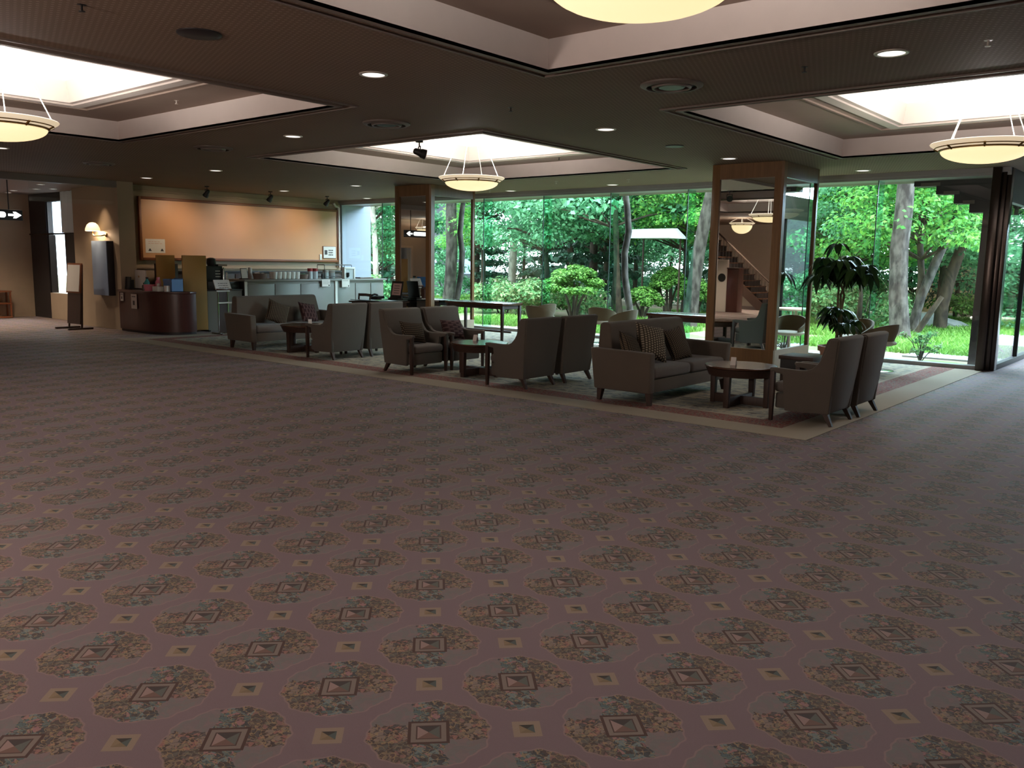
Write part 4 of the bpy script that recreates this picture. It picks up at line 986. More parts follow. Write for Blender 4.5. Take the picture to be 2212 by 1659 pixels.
# alcove window with sheer drapes
sh = plain('sheer_cloth', s2l(214, 222, 224), .9, var=.03)
def drape(x0, x1, y, z0, z1, folds, amp, name, label):
    n = folds*8; vs = []; 
    for zz in (z0, (z0+z1)/2, z1):
        for k in range(n+1): vs.append((x0 + (x1-x0)*k/n, y + amp*math.sin(2*PI*folds*k/n) + .01*math.sin(k*1.7), zz))
    fs = [(j*(n+1)+k, j*(n+1)+k+1, (j+1)*(n+1)+k+1, (j+1)*(n+1)+k) for j in (0, 1) for k in range(n)]
    o = MB().add(vs, fs).build(name, sh, None, angle=80); return tag(o, label, 'curtain')
drape(-21.56, -20.57, 9.02, 2.10, 3.06, 4, .035, 'sheer_curtain', 'pale sheer curtain panel hanging over the dark alcove wall')
m2, nt2, b2 = base_mat('translucent_sheer'); tr = nt2.nodes.new('ShaderNodeBsdfTranslucent'); tr.inputs[0].default_value = (.9, .93, .95, 1)
mx2 = nt2.nodes.new('ShaderNodeMixShader'); mx2.inputs[0].default_value = .8; nt2.links.new(mixc(nt2, N(nt2, tex_noise(nt2, 5)), (.8, .84, .86), (.9, .92, .94)), b2.inputs['Base Color'])
nt2.links.new(b2.outputs[0], mx2.inputs[1]); nt2.links.new(tr.outputs[0], mx2.inputs[2]); nt2.links.new(mx2.outputs[0], nt2.nodes['Material Output'].inputs[0])
sh = m2; drape(-22.58, -21.65, 9.22, 2.06, 2.86, 4, .02, 'window_sheer', 'bright white sheer curtain in the top of the alcove window')
struct(MB().span(-22.61, -21.62, 9.29, 9.3, .64, 2.86).build('window_14', M['glass'], smooth=False))
t = MB(); t.span(-22.61, -22.56, 9.12, 9.28, .64, 2.86); t.span(-21.67, -21.62, 9.12, 9.28, .64, 2.86); struct(t.build('window_jamb', M['bronze'], smooth=False))
struct(MB().span(-23.6, -20.3, 9.07, 9.10, 2.06, 2.10).build('trim_8', M['bronze'], smooth=False))
t = MB(); t.box(-21.74, 9.26, 1.98, .10, .04, .16); o = t.build('window_latch', M['ring'], None, bevel=.006); tag(o, 'small grey box at the right edge of alcove window', 'window fitting')
struct(MB().span(-22.9, -21.3, 10.6, 10.7, -.1, 3.2).build('wall_outside_alcove', plain('bright_outside_wall', s2l(235, 240, 244), .8, var=.02), smooth=False))
o = thing('flower_stand', 'small reddish wooden stand against the left beige wall edge', 'stand', (-23.42, 8.28, 0))
for zz in (.02, .36, .66): MB().box(0, 0, zz, .30, .34, .035).build('shelf', M['frame_red'], o, bevel=.005)
for sx in (-1, 1):
    for sy in (-1, 1): MB().box(sx*.12, sy*.14, .34, .035, .035, .66).build('leg', M['frame_red'], o, smooth=False)

# ------------------------------------------------------------------ things behind the camera, seen in the column mirrors
o = thing('staircase', 'dark wooden staircase with black balustrade seen in the near column mirror', 'staircase', (-12.45, -4.6, 0))
n = 15; rise, run = ZC/n, .235
for k in range(n):
    MB().span(-(k+1)*run - .03, -k*run, -.7, .7, k*rise + rise - .035, k*rise + rise).build('tread', M['dkwoodx'], o, smooth=False)
b = MB(); b.prism([(0, 0), (0, .06), (-n*run, ZC - .04), (-n*run, ZC - .45), (-.4, 0)], 'y', -.72, -.66); b.prism([(0, 0), (0, .06), (-n*run, ZC - .04), (-n*run, ZC - .45), (-.4, 0)], 'y', .66, .72); b.build('stringer', M['dkwood'], o, smooth=False)
b = MB(); b.prism([(-k_*run, k_*rise + (0 if j == 0 else rise - .035)) for k_ in range(n) for j in (0, 1)] + [(-n*run, ZC - .04), (-n*run, ZC - .3), (-.2, 0)], 'y', -.65, .65); b.build('risers', M['navy'], o, smooth=False)
hr = MB(); hr.tube([(.05, .69, .95), (-n*run, .69, ZC + .85 - .9 + .9 - .0)], .03, 8); hr.build('handrail', M['dkwood'], o)
hb = MB()
for k in range(n*2): hb.tube([(-k*run/2 - .05, .69, (k/2)*rise + .12), (-k*run/2 - .05, .69, (k/2)*rise + .93)], .008, 5)
hb.build('balusters', M['blackmetal'], o)
o = thing('white_kiosk', 'white upright panel with round black emblem seen in the near column mirror', 'panel', (-13.34, -2.0, 0))
MB().span(-.23, .23, -.06, .06, 0, 1.75).build('panel', M['white'], o, bevel=.008); MB().lathe([(.001, 0), (.14, 0), (.14, .01), (.001, .012)], n=28).xf(Matrix.Translation((.04, .06, 1.15)) @ Matrix.Rotation(-PI/2, 4, 'X')).build('emblem', M['black'], o, merge=True)
o = thing('brown_counter', 'brown tall counter seen beside the white panel in the mirror', 'counter', (-12.86, -2.05, 0)); MB().span(-.2, .2, -.2, .2, 0, 1.45).build('body', M['desk'], o, bevel=.008); MB().span(-.22, .22, -.22, .22, 1.45, 1.49).build('top', M['desk'], o, bevel=.004)
# ------------------------------------------------------------------ garden
GZ = -.06
g = MB(); g.quad((-70, GY + .1, GZ), (30, GY + .1, GZ), (30, 90, GZ), (-70, 90, GZ))
m, nt, b = base_mat('garden_soil'); n1 = N(nt, tex_noise(nt, .35, 4)); n2 = N(nt, tex_noise(nt, 7, 4)); n3 = N(nt, tex_noise(nt, 40, 3))
c = mixc(nt, n2, s2l(120, 108, 90), s2l(160, 148, 128)); c = mixc(nt, n1.gt(.55), c, mixc(nt, n3, s2l(88, 112, 66), s2l(124, 150, 92)))
nt.links.new(c, b.inputs['Base Color']); b.inputs['Roughness'].default_value = .95; bump(nt, b, n3, .6, .03)
struct(g.build('ground', m, smooth=False))
LM = {}
LM['maple'] = leaf_material('maple_leaf', [s2l(74, 138, 72), s2l(100, 176, 90), s2l(134, 204, 100), s2l(86, 160, 100), s2l(160, 214, 104), s2l(52, 98, 60)], .5)
LM['mid'] = leaf_material('broad_leaf', [s2l(78, 136, 98), s2l(106, 174, 126), s2l(134, 198, 152), s2l(86, 152, 110), s2l(54, 98, 74)], .45)
LM['dark'] = leaf_material('conifer_needle', [s2l(30, 56, 44), s2l(46, 82, 62), s2l(68, 110, 86), s2l(36, 66, 52)], .2)
LM['azalea'] = leaf_material('azalea_leaf', [s2l(74, 120, 58), s2l(100, 154, 72), s2l(126, 178, 84), s2l(54, 92, 50)], .32)
LM['hedge'] = leaf_material('hedge_leaf', [s2l(76, 134, 84), s2l(106, 166, 106), s2l(136, 188, 126), s2l(146, 160, 112), s2l(58, 102, 64)], .35)
LM['grass'] = leaf_material('grass_blade', [s2l(92, 140, 62), s2l(118, 170, 78), s2l(138, 186, 90)], .3)
BK = {'grey': bark('grey_bark', s2l(40, 35, 32), s2l(88, 84, 79)), 'dark': bark('dark_bark', s2l(40, 34, 28), s2l(74, 64, 52)), 'pale': bark('pale_bark', s2l(150, 148, 138), s2l(196, 196, 186))}
def leaves(name, clumps, size, mat, parent, seed, up=.6, aspect=.55, flat=False):
    """clumps: (cx,cy,cz,rx,ry,rz,n) ellipsoids filled with small folded leaves"""
    r = np.random.default_rng(seed); P, U = [], []
    for cx, cy, cz, rx, ry, rz, n in clumps:
        v = r.normal(size=(n, 3)); v /= np.linalg.norm(v, axis=1)[:, None]
        rad = r.random(n)**.38
        P.append(np.array([cx, cy, cz]) + v*rad[:, None]*np.array([rx, ry, rz])); U.append(v*.6 + np.array([0, 0, up]))
    P = np.concatenate(P); U = np.concatenate(U); n = len(P)
    nrm = U + r.normal(size=(n, 3))*.45; nrm /= np.linalg.norm(nrm, axis=1)[:, None]
    t = r.normal(size=(n, 3)); t -= nrm*np.sum(t*nrm, 1)[:, None]; t /= np.linalg.norm(t, axis=1)[:, None]
    s = np.cross(nrm, t); L = size*(.6 + .8*r.random(n))[:, None]
    tip = P + t*L; base = P - t*L; l = P + s*L*aspect + nrm*L*.12; rr = P - s*L*aspect + nrm*L*.12
    V = np.stack([base, rr, tip, l], 1).reshape(-1, 3)
    me = bpy.data.meshes.new(name); me.vertices.add(4*n); me.loops.add(4*n); me.polygons.add(n)
    me.vertices.foreach_set('co', V.ravel()); me.loops.foreach_set('vertex_index', np.arange(4*n, dtype=np.int32))
    me.polygons.foreach_set('loop_start', np.arange(0, 4*n, 4, dtype=np.int32)); me.update(calc_edges=True)
    me.materials.append(mat); o = bpy.data.objects.new(name, me); COL.objects.link(o)
    if parent: o.parent = parent
    return o
def tree(name, label, loc, trunk, clumps, lm, bk, size, seed, branches=(), group='garden trees beyond the glass', n8=10):
    o = thing(name, label, 'tree', loc, 0, group)
    t = MB(); t.tube([p[:3] for p in trunk], [p[3] for p in trunk], n8)
    t.build('trunk', BK[bk], o)
    if branches:
        t = MB()
        for bl in branches: t.tube([p[:3] for p in bl], [p[3] for p in bl], 6)
        t.build('branches', BK[bk], o)
    if clumps: leaves('crown', clumps, size, lm, o, seed)
    return o
def layered(rg, r0, z0, z1, nl, per, leafn, flat=.16):
    cl, br = [], []
    for i in range(nl):
        z = z0 + (z1 - z0)*(i + rg.random()*.6)/nl; rr = r0*(1 - .45*i/nl)
        for k in range(per):
            an = 2*PI*k/per + rg.random()*1.2; d = rr*(.35 + .65*rg.random())
            c = (d*math.cos(an), d*math.sin(an), z + rg.uniform(-.15, .15)); s = r0*(.28 + .22*rg.random())
            cl.append((*c, s, s, s*flat*2 + .08, leafn)); br.append([(0, 0, z - .5, .035), (c[0]*.5, c[1]*.5, z - .15, .025), (*c, .01)])
    return cl, br
rg = random.Random(11)
# --- the big trunks seen close to the glass
def P(px, py, Y): return ony(px, py, Y)
def px_trunk(name, label, Y, pts, lm, bk, crown, size, seed, h=7.5):
    b0 = P(*pts[0][:2], Y); o_ = Vector((b0.x, Y, GZ)); tr = [(-(P(*pts[1][:2], Y).x - b0.x)*.1, 0, 0, pts[0][2]*1.1)]
    for x, y, r in pts:
        q = P(x, y, Y) - o_
        if q.z > .05: tr.append((q.x, q.y, q.z, r))
    a, c = Vector(tr[-2][:3]), Vector(tr[-1][:3]); d = (c - a).normalized()
    tr.append((*(c + d*(h - c.z)), tr[-1][3]*.7))
    cl, br = crown(tr) if crown else ([], [])
    return tree(name, label, o_, tr, cl, lm, bk, size, seed, br)
def topcrown(r, z0, z1, nl=4, per=5, n=160, bs=1.):
    def f(tr):
        cl, br = layered(rg, r, z0, z1, nl, per, n); x, y = tr[-1][0]*.7, tr[-1][1]
        return [(c[0] + x, c[1] + y, *c[2:]) for c in cl], [[(p[0] + x, p[1] + y, p[2], p[3]*bs) for p in bl] for bl in br]
    return f
px_trunk('garden_tree', 'thick grey mottled trunk standing right of the potted plant', 20.5, [(1944, 725, .225), (1940, 640, .20), (1942, 540, .195), (1952, 460, .19), (1958, 390, .18)], LM['maple'], 'grey', topcrown(3.0, 4.3, 7, 3, 5, 130), .065, 21)
px_trunk('garden_tree', 'leaning thin trunk crossing right of the thick grey trunk', 22.5, [(1975, 690, .11), (1990, 640, .11), (2020, 570, .105), (2045, 515, .09), (2062, 470, .07)], LM['maple'], 'grey', topcrown(2.6, 4.0, 6.5, 3, 5, 130), .065, 22)
px_trunk('garden_tree', 'dark leaning trunk forking behind the stepped dark structure', 24.5, [(2035, 660, .16), (2052, 600, .15), (2075, 540, .13), (2105, 480, .10)], LM['maple'], 'dark', topcrown(2.6, 4.2, 7, 3, 5, 130), .065, 23)
px_trunk('garden_tree', 'slim crooked trunk close to the glass in the middle window', 16.2, [(1368, 735, .085), (1362, 680, .08), (1350, 600, .078), (1349, 548, .076), (1358, 500, .074), (1354, 440, .07), (1350, 410, .066)], LM['maple'], 'grey', topcrown(2.2, 3.9, 6), .085, 24, 6)
px_trunk('garden_tree', 'big leaning dark grey trunk left of the near column', 20.0, [(1490, 700, .20), (1498, 620, .18), (1510, 540, .17), (1524, 470, .16), (1534, 425, .15)], LM['maple'], 'grey', topcrown(3.0, 4.2, 7, 3, 5, 130), .065, 25)
px_trunk('garden_tree', 'dark straight trunk behind the round clipped shrub', 21.5, [(1338, 700, .10), (1335, 640, .095), (1332, 560, .09), (1330, 480, .08)], LM['mid'], 'dark', topcrown(2.4, 2.9, 6), .10, 26)
px_trunk('garden_tree', 'pale bare trunk in the left part of the middle window', 27, [(1104, 640, .17), (1106, 590, .16), (1109, 540, .155), (1112, 470, .15)], LM['mid'], 'pale', topcrown(2.6, 3.6, 6.5), .11, 27)
px_trunk('garden_tree', 'pale trunk seen between white wall and far column', 21, [(812, 600, .10), (811, 540, .10), (807, 480, .095), (804, 440, .09)], LM['maple'], 'pale', topcrown(2., 3.6, 6), .10, 28)
px_trunk('garden_tree', 'thin dark branching sapling in the right window', 23.5, [(1860, 640, .05), (1856, 560, .045), (1852, 500, .04), (1846, 440, .035)], LM['mid'], 'dark', topcrown(1.8, 2.5, 4.6, 4, 6, 300, .3), .05, 29, 5)
# --- maples giving the bright layered foliage
mk = [
 (-13.4, 24.6, 2.1, 2.5, 5.4, 'layered bright green maple behind the clipped round shrub'), (-10.2, 26.0, 2.3, 2.3, 5.6, 'wide bright maple in the middle window'),
 (-16.6, 21.5, 2.1, 2.2, 5.0, 'bright maple right of the far column'), (-8.7, 25.5, 2.4, 1.9, 5.8, 'bright maple behind the leaning dark trunk'),
 (-12.9, 27.0, 2.6, 2.0, 6.6, 'tall bright maple behind the crooked trunk'), (-5.9, 22.6, 1.9, 2.2, 5.0, 'bright maple left of the thick grey trunk'),
 (-4.6, 26.5, 2.3, 1.6, 5.4, 'bright maple behind the thick grey trunk'), (-6.6, 27.5, 2.4, 2.6, 6.2, 'tall maple in the right window'),
 (-18.4, 27.5, 2.6, 2.4, 6.4, 'maple far behind the long hedge'), (-3.3, 31.5, 2.8, 1.8, 6.6, 'far maple beside the dark stepped structure'),
 (-15.4, 23.6, 1.8, 2.6, 4.8, 'bright maple above the large dome shrub'), (-21.5, 24, 2.2, 2.4, 5.4, 'maple seen beside the white outside wall'),
 (-25.0, 21.8, 2.0, 1.6, 5.0, 'maple right of the white outside wall'), (-10.6, 29.0, 2.6, 1.4, 6.4, 'maple behind the middle window centre'), (-8.2, 30.5, 2.6, 1.2, 6.4, 'maple far behind the near column'), (-12.2, 23.2, 1.7, 2.9, 4.8, 'bright maple crown above the white garden wedge'), (-18.6, 30.0, 2.6, 2.2, 5.8, 'far maple above the hedge bushes'), (-7.0, 35.0, 3.0, 1.3, 7.4, 'far maple right of the near column'), (-2.2, 27.5, 2.3, 1.6, 5.6, 'maple behind the dark stepped structure'), (3.0, 27.5, 1.6, 1.2, 4.6, 'maple outside the right glass door')]
cols = ['maple', 'maple', 'mid', 'maple', 'mid', 'maple', 'mid', 'maple', 'mid', 'maple', 'mid', 'mid', 'mid', 'maple', 'mid', 'maple', 'mid', 'maple', 'mid', 'mid', 'mid']
for i, (x, y, r, z0, z1, lb) in enumerate(mk):
    cl, br = layered(rg, r, z0, z1, 6, 7, 330 if y < 25 else 240)
    tree('maple_tree', lb, (x, y, GZ), [(0, 0, 0, .10), (.06, 0, z0*.6, .085), (-.05, .05, z0, .07), (0, 0, z1, .03)], cl, LM[cols[i]], 'dark', .06 if y < 25 else .075, 40 + i, br)
# --- dark conifers behind
def conifer(seed, h, r):
    q = random.Random(seed); cl = []
    for i in range(15):
        f = i/15; z = .9 + (h - 1.1)*f; rr = r*(1 - f*.85)
        for k in range(6):
            an = 2*PI*k/6 + q.random()*1.0; d = rr*(.45 + .35*q.random()); cl.append((d*math.cos(an), d*math.sin(an), z - d*.2, rr*.42, rr*.42, .16, 60))
    return cl
pal = ['pine', 'spruce', 'fir']
c0 = tree('conifer_tree', 'dark conifer just right of the far column', (-17.2, 25.0, GZ), [(0, 0, 0, .17), (0, 0, 4, .12), (0, 0, 9, .03)], conifer(1, 9.5, 2.0), LM['dark'], 'dark', .13, 61)
c1 = tree('conifer_tree', 'dark conifer left of the white garden wedge', (-13.9, 30.5, GZ), [(0, 0, 0, .17), (0, 0, 4, .12), (0, 0, 10, .03)], conifer(2, 10.5, 2.3), LM['dark'], 'dark', .14, 62)
cpos = [(-20.4, 28, 'dark conifer behind the long hedge'), (-24.5, 27, 'dark conifer beside the white outside wall'), 
        (-22.8, 33, 'far dark conifer left of the pale bare trunk'), (-17.6, 37, 'far dark conifer right of the pale bare trunk'), (-3.6, 37.5, 'far dark conifer behind the thick grey trunk'),
        (-5.6, 43, 'farthest dark conifer in the right window'), (-28, 36, 'far dark conifer glimpsed left of the far column'), (-15.3, 44, 'farthest dark conifer behind the round clipped shrub'), (-20.8, 45, 'farthest dark conifer above the long hedge'),
        (-9.3, 45, 'farthest dark conifer left of near column'), (-.6, 33, 'dark conifer behind the right glass door'),  (-27.5, 24.5, 'dark conifer at the far left window edge'), (-31, 28, 'far dark conifer at the left window edge'), (-19.3, 41, 'far dark conifer between hedge and pale trunk'), (-8.2, 40, 'far dark conifer behind near column top'),  (-2.4, 42, 'farthest dark conifer behind the dark structure'), (-14.5, 38, 'far dark conifer behind the slim trunk left side'), (-24.5, 40, 'farthest dark conifer left of the hedge')]
for i, (x, y, lb) in enumerate(cpos):
    s = .85 + .3*rg.random(); dup(c0 if i % 2 else c1, (x, y, GZ), rg.random()*6, lb, scale=(s, s, s))
th = tree('thin_tree', 'thin dark woodland trunk nearest the far column', (-18.0, 29.0, GZ), [(0, 0, 0, .07), (.05, 0, 2, .06), (-.06, .05, 5, .045), (0, 0, 7.5, .02)], [(q_.uniform(-1, 1), q_.uniform(-1, 1), q_.uniform(1.6, 6.5), .6, .6, .22, 70) for q_ in [random.Random(77)] for _ in range(26)], LM['mid'], 'dark', .07, 78)
tpos = [(-16.6, 30.5, 'second thin woodland trunk right of the far column'), (-15.9, 28.2, 'thin woodland trunk left of the pale bare trunk'), (-14.6, 29.4, 'thin woodland trunk right of the pale bare trunk'), (-13.9, 32.5, 'thin woodland trunk behind the large dome shrub left side'), (-12.9, 30.2, 'thin woodland trunk behind the large dome shrub right side'), (-11.8, 28.6, 'thin woodland trunk left of the crooked trunk'), (-11.2, 33.2, 'thin woodland trunk behind the crooked trunk'), (-10.3, 31.6, 'thin woodland trunk right of the white garden wedge'), (-9.4, 29.3, 'thin woodland trunk behind the smaller dome shrub'), (-8.4, 32.4, 'thin woodland trunk left of the big leaning trunk'),
  (-6.9, 31.0, 'thin woodland trunk behind the potted plant'), (-5.7, 33.0, 'thin woodland trunk left of the thick grey trunk'), (-4.4, 31.2, 'thin woodland trunk behind the leaning thin trunk'), (-20.3, 31.2, 'thin woodland trunk hidden partly by far column'), (-25.6, 27.0, 'thin woodland trunk in the left window strip'), (-24.0, 29.5, 'second thin woodland trunk in the left window strip')]
for x, y, lb in tpos: dup(th, (x, y, GZ), rg.random()*6, lb, 'thin woodland trees')
th['group'] = 'thin woodland trees'
# --- cloud pruned shrubs with bare forked stems
def dome(rg_, r, h, n=40, ln=230):
    cl = []
    for k in range(n):
        an, f = rg_.random()*2*PI, math.sqrt(rg_.random()); d = r*f*.86; z = h - (h*.42)*(f**2.2)
        cl.append((d*math.cos(an), d*math.sin(an), z, r*.30, r*.30, .11, ln))
    return cl
def shrub(label, x, y, r, h, seed, lm='azalea', size=.045):
    q = random.Random(seed); o = thing('clipped_shrub', label, 'shrub', (x, y, GZ), 0, 'clipped garden shrubs')
    t = MB()
    for k in range(4):
        an = 2*PI*k/4 + q.random(); t.tube([(.05*math.cos(an), .05*math.sin(an), 0), (.18*r*math.cos(an), .18*r*math.sin(an), h*.3), (.5*r*math.cos(an), .5*r*math.sin(an), h*.72)], [.055, .04, .02], 7)
    t.build('stems', BK['dark'], o); leaves('crown', dome(q, r, h), size, LM[lm], o, seed, up=1.0); return o
def at_ground(px, py): return onz(px, py, GZ)
def shr(px, pytop, pybase, wpx, label, seed):
    g_ = at_ground(px, pybase); d = (CM @ (np.array(g_) - np.array([0, 0, EYE])))[2]; top = ony(px, pytop, g_.y)
    shrub(label, g_.x, g_.y, wpx/2/FPX*d, top.z - GZ, seed)
shr(1238, 578, 694, 132, 'large dome clipped shrub on bare forked stems in the middle window', 71)
shr(1440, 582, 690, 88, 'smaller dome clipped shrub right of the crooked trunk', 72)
shr(1388, 626, 692, 82, 'low spreading clipped shrub left of the smaller dome', 73)
shr(1500, 606, 694, 80, 'clipped shrub at the foot of the big leaning trunk', 74)
def bush(label, x, y, rx, ry, h, seed, lm='hedge', n=26, ln=150, size=.06, name='garden_bush'):
    q = random.Random(seed); o = thing(name, label, 'bush', (x, y, GZ), 0, 'loose garden bushes'); cl = []
    for k in range(n):
        an, f = q.random()*2*PI, math.sqrt(q.random()); z = h*(.2 + .75*q.random()*(1 - .5*f)); cl.append((rx*f*math.cos(an), ry*f*math.sin(an), z, rx*.28 + .1, ry*.28 + .1, h*.16, ln))
    t = MB()
    for k in range(5):
        an = 2*PI*k/5; t.tube([(rx*.15*math.cos(an), ry*.15*math.sin(an), 0), (rx*.45*math.cos(an), ry*.45*math.sin(an), h*.6)], [.025, .012], 6)
    t.build('stems', BK['dark'], o); leaves('foliage', cl, size, LM[lm], o, seed, up=.7); return o
for x, y, rx, ry, h, lm, lb in [
    (-9.0, 33, 3.0, 1.2, 3.0, 'dark', 'far dark thicket behind the near column'), (-15.0, 34.5, 3.4, 1.2, 3.0, 'dark', 'far dark thicket in the middle window'), (-21.0, 35, 3.4, 1.2, 3.0, 'dark', 'far dark thicket right of the far column'), (-4.5, 34, 3.0, 1.2, 2.8, 'dark', 'far dark thicket behind the thick grey trunk'), (-27, 31, 3, 1.2, 2.8, 'dark', 'far dark thicket left of the far column'),
        (-23.2, 19.6, 1.3, .9, 1.25, 'hedge', 'green bush at the foot of the white outside wall'),
    (-16.3, 20.4, 1.0, .9, 1.35, 'hedge', 'loose green hedge bush just right of the far column'), (-15.0, 20.9, 1.0, .9, 1.25, 'hedge', 'loose hedge bush left of the large dome shrub'),
    (-17.9, 21.0, 1.1, .9, 1.4, 'hedge', 'hedge bush hidden partly by the far column'), (-21.3, 20.6, 1.2, .9, 1.3, 'hedge', 'green bush between white outside wall and far column'),
    (-12.0, 25.5, 1.6, 1.0, 1.3, 'mid', 'broad bush behind the low spreading shrub'), (-10.0, 27, 1.7, 1.0, 1.5, 'mid', 'broad bush behind the near column left edge'),
    (-7.6, 23.4, 1.3, 1.0, 1.45, 'hedge', 'broad bush behind the potted plant'), (-8.4, 26.6, 1.2, .9, 1.5, 'hedge', 'broad bush behind the potted plant crown'),
    (-5.2, 28.3, 1.5, 1.0, 1.15, 'azalea', 'low green bush behind the garden rock'), (-3.6, 29.5, 1.5, 1.0, 1.2, 'azalea', 'low green bush right of the garden rock'),
    (-13.8, 29.5, 2.2, 1.0, 1.4, 'mid', 'far broad bush in the middle window'), (-18.5, 31, 2.4, 1.0, 1.5, 'mid', 'far broad bush behind the hedge bushes'), (-.4, 26, 1.6, 1.0, 1.6, 'mid', 'green bush outside the right glass door')]:
    bush(lb, x, y, rx, ry, h, int(abs(x*100)), lm)
# --- small plants, rock, sticks near the sill
o = thing('twiggy_plant', 'small twiggy plant on bare soil beside the glass sill', 'plant', (-4.05, 16.0, GZ)); q = random.Random(5); t = MB(); cl = []
for k in range(16):
    an = q.random()*2*PI; e = (.42*q.random()*math.cos(an), .42*q.random()*math.sin(an), .22 + .30*q.random()); t.tube([(0, 0, 0), (e[0]*.5, e[1]*.5, e[2]*.7), e], [.010, .007, .004], 5); cl.append((*e, .09, .09, .05, 26))
t.build('stems', BK['grey'], o); leaves('leaves', cl, .03, LM['hedge'], o, 5)
o = thing('garden_rock', 'flat grey garden rock lying in the grass at right', 'rock', (-6.35, 25.6, GZ))
bm = bmesh.new(); bmesh.ops.create_icosphere(bm, subdivisions=3, radius=1)
for v in bm.verts:
    k = 1 + .14*math.sin(v.co.x*5 + 1)*math.cos(v.co.y*4) + .08*math.sin(v.co.z*9 + v.co.x*7); v.co = Vector((v.co.x*1.05*k, v.co.y*.6*k, max(-.1, v.co.z*.38*k)))
me = bpy.data.meshes.new('stone'); bm.to_mesh(me); bm.free(); me.materials.append(plain('rock', s2l(150, 156, 160), .85, var=.25, scale=5., bmp=.4)); ob = bpy.data.objects.new('stone', me); COL.objects.link(ob); ob.parent = o
o = thing('cut_log', 'short dark leaning branch propped in the grass near the rock', 'branch', (-5.75, 22.0, GZ)); MB().tube([(0, 0, 0), (.28, .05, .55), (.52, .1, .98)], [.075, .07, .055], 8).build('wood', BK['dark'], o)
# grass tufts over the lawn
def grass(name, label, boxes, seed):
    r = np.random.default_rng(seed); Vs = []
    for x0, x1, y0, y1, n, h in boxes:
        p = np.stack([r.uniform(x0, x1, n), r.uniform(y0, y1, n), np.full(n, GZ)], 1); a = r.uniform(0, 2*PI, n); H = h*(.5 + r.random(n)); w = .014 + .01*r.random(n)
        s = np.stack([np.cos(a), np.sin(a), np.zeros(n)], 1)*w[:, None]; tip = p + np.stack([r.normal(0, .5, n)*H, r.normal(0, .5, n)*H, H], 1); mid = (p + tip)/2 + np.array([0, 0, .02])
        Vs.append(np.stack([p - s, p + s, mid + s*.7, tip, mid - s*.7], 1))
    V = np.concatenate(Vs); n = len(V); me = bpy.data.meshes.new(name); me.vertices.add(5*n); me.loops.add(5*n); me.polygons.add(n)
    me.vertices.foreach_set('co', V.ravel()); me.loops.foreach_set('vertex_index', np.arange(5*n, dtype=np.int32)); me.polygons.foreach_set('loop_start', np.arange(0, 5*n, 5, dtype=np.int32)); me.update(calc_edges=True)
    me.materials.append(LM['grass']); o = bpy.data.objects.new(name, me); COL.objects.link(o); tag(o, label, 'grass', kind='stuff')
grass('lawn_grass', 'bright green grass covering the garden lawn beyond the glass', [(-7.0, -2.9, 17.6, 30, 26000, .12), (-14.5, -7, 20.5, 29, 22000, .11), (-16.5, -10, 16.8, 19.6, 9000, .10), (-2.6, 2, 24, 30, 5000, .12)], 9)
# stepped dark structure outside at right
o = thing('stepped_structure', 'dark brown stepped outdoor structure hanging over the right window', 'structure', (-3.0, 15.75, GZ))
t = MB(); W_ = .16
pr = [(-.21, .06), (.16, .06), (.16, 3.08), (-1.27, 3.08), (-1.27, 3.0), (-.92, 3.0), (-.92, 2.86), (-.64, 2.86), (-.64, 2.70), (-.40, 2.70), (-.40, 2.55), (-.19, 2.55)]
pr[0] = (-.22, 0); pr[1] = (.16, 0)
t.prism(pr, 'y', -W_, W_); t.build('wall', M['navy'], o, smooth=False)
for x0, x1, z in ((-1.16, -.86, 2.985), (-.80, -.56, 2.84), (-.50, -.33, 2.68)): MB().span(x0, x1, -W_ - .012, -W_, z - .05 + .06, z + .055 - .02 + .03).build('lit_strip', M['trimdark'], o, smooth=False)  # paler strips put the lit step undersides into the colour
# added white four-sided shelter between the trees
o = thing('garden_wedge', 'added white four-sided shelter glimpsed between the trees', 'wedge', (-12.75, 21.3, GZ))
MB().add([(-.76, 0, 2.60), (.36, 0, 2.60), (.60, 0, 2.36), (-.76, 0, 2.36), (-.76, .9, 2.66), (.36, .9, 2.66), (.60, 1.1, 2.36), (-.76, 1.1, 2.36)], [(0, 1, 2, 3), (4, 7, 6, 5), (0, 4, 5, 1), (1, 5, 6, 2), (3, 2, 6, 7), (0, 3, 7, 4)]).build('roof', plain('pale_wedge', s2l(196, 214, 222), .5, var=.03), o, smooth=False)
for xx in (-.70, .52): MB().span(xx - .02, xx + .02, .8, .84, 0, 2.36).build('post', M['dkwood'], o, smooth=False)
o = thing('garden_fence', 'tan garden fence behind the leaning trunks at right', 'fence', (-4.5, 35.0, GZ))
MB().span(-4.5, 5.5, -.05, .05, 0, 1.75).build('panel', plain('tan_fence', s2l(176, 150, 116), .8), o, smooth=False)
for k in range(6): MB().span(-4.5 + k*2 - .06, -4.5 + k*2 + .06, -.1, .1, 0, 1.85).build('post', M['dkwood'], o, smooth=False)
# terrace furniture beyond the right glass door
o = thing('outdoor_stool', 'pale round stool with curved legs beyond the right glass door', 'stool', (-3.35, 18.2, GZ))
MB().lathe([(.001, .70), (.42, .70), (.43, .73), (.42, .745), (.001, .745)], n=28).build('seat', M['wall'], o, merge=True)
for k in range(3):
    an = k*2.09; MB().tube([(.05*math.cos(an), .05*math.sin(an), .70), (.04*math.cos(an), .04*math.sin(an), .25), (.28*math.cos(an), .28*math.sin(an), .02)], [.016, .016, .014], 6).build('leg', M['wall'], o)
struct(MB().span(-2.9, 6, 20.8, 30, GZ, GZ + .025).build('terrace', plain('pale_terrace', s2l(206, 212, 216), .7), smooth=False))
struct(MB().span(-4.6, -2.9, 16.9, 30, GZ, GZ + .03).build('path', plain('terrace_slab', s2l(176, 184, 188), .7), smooth=False))

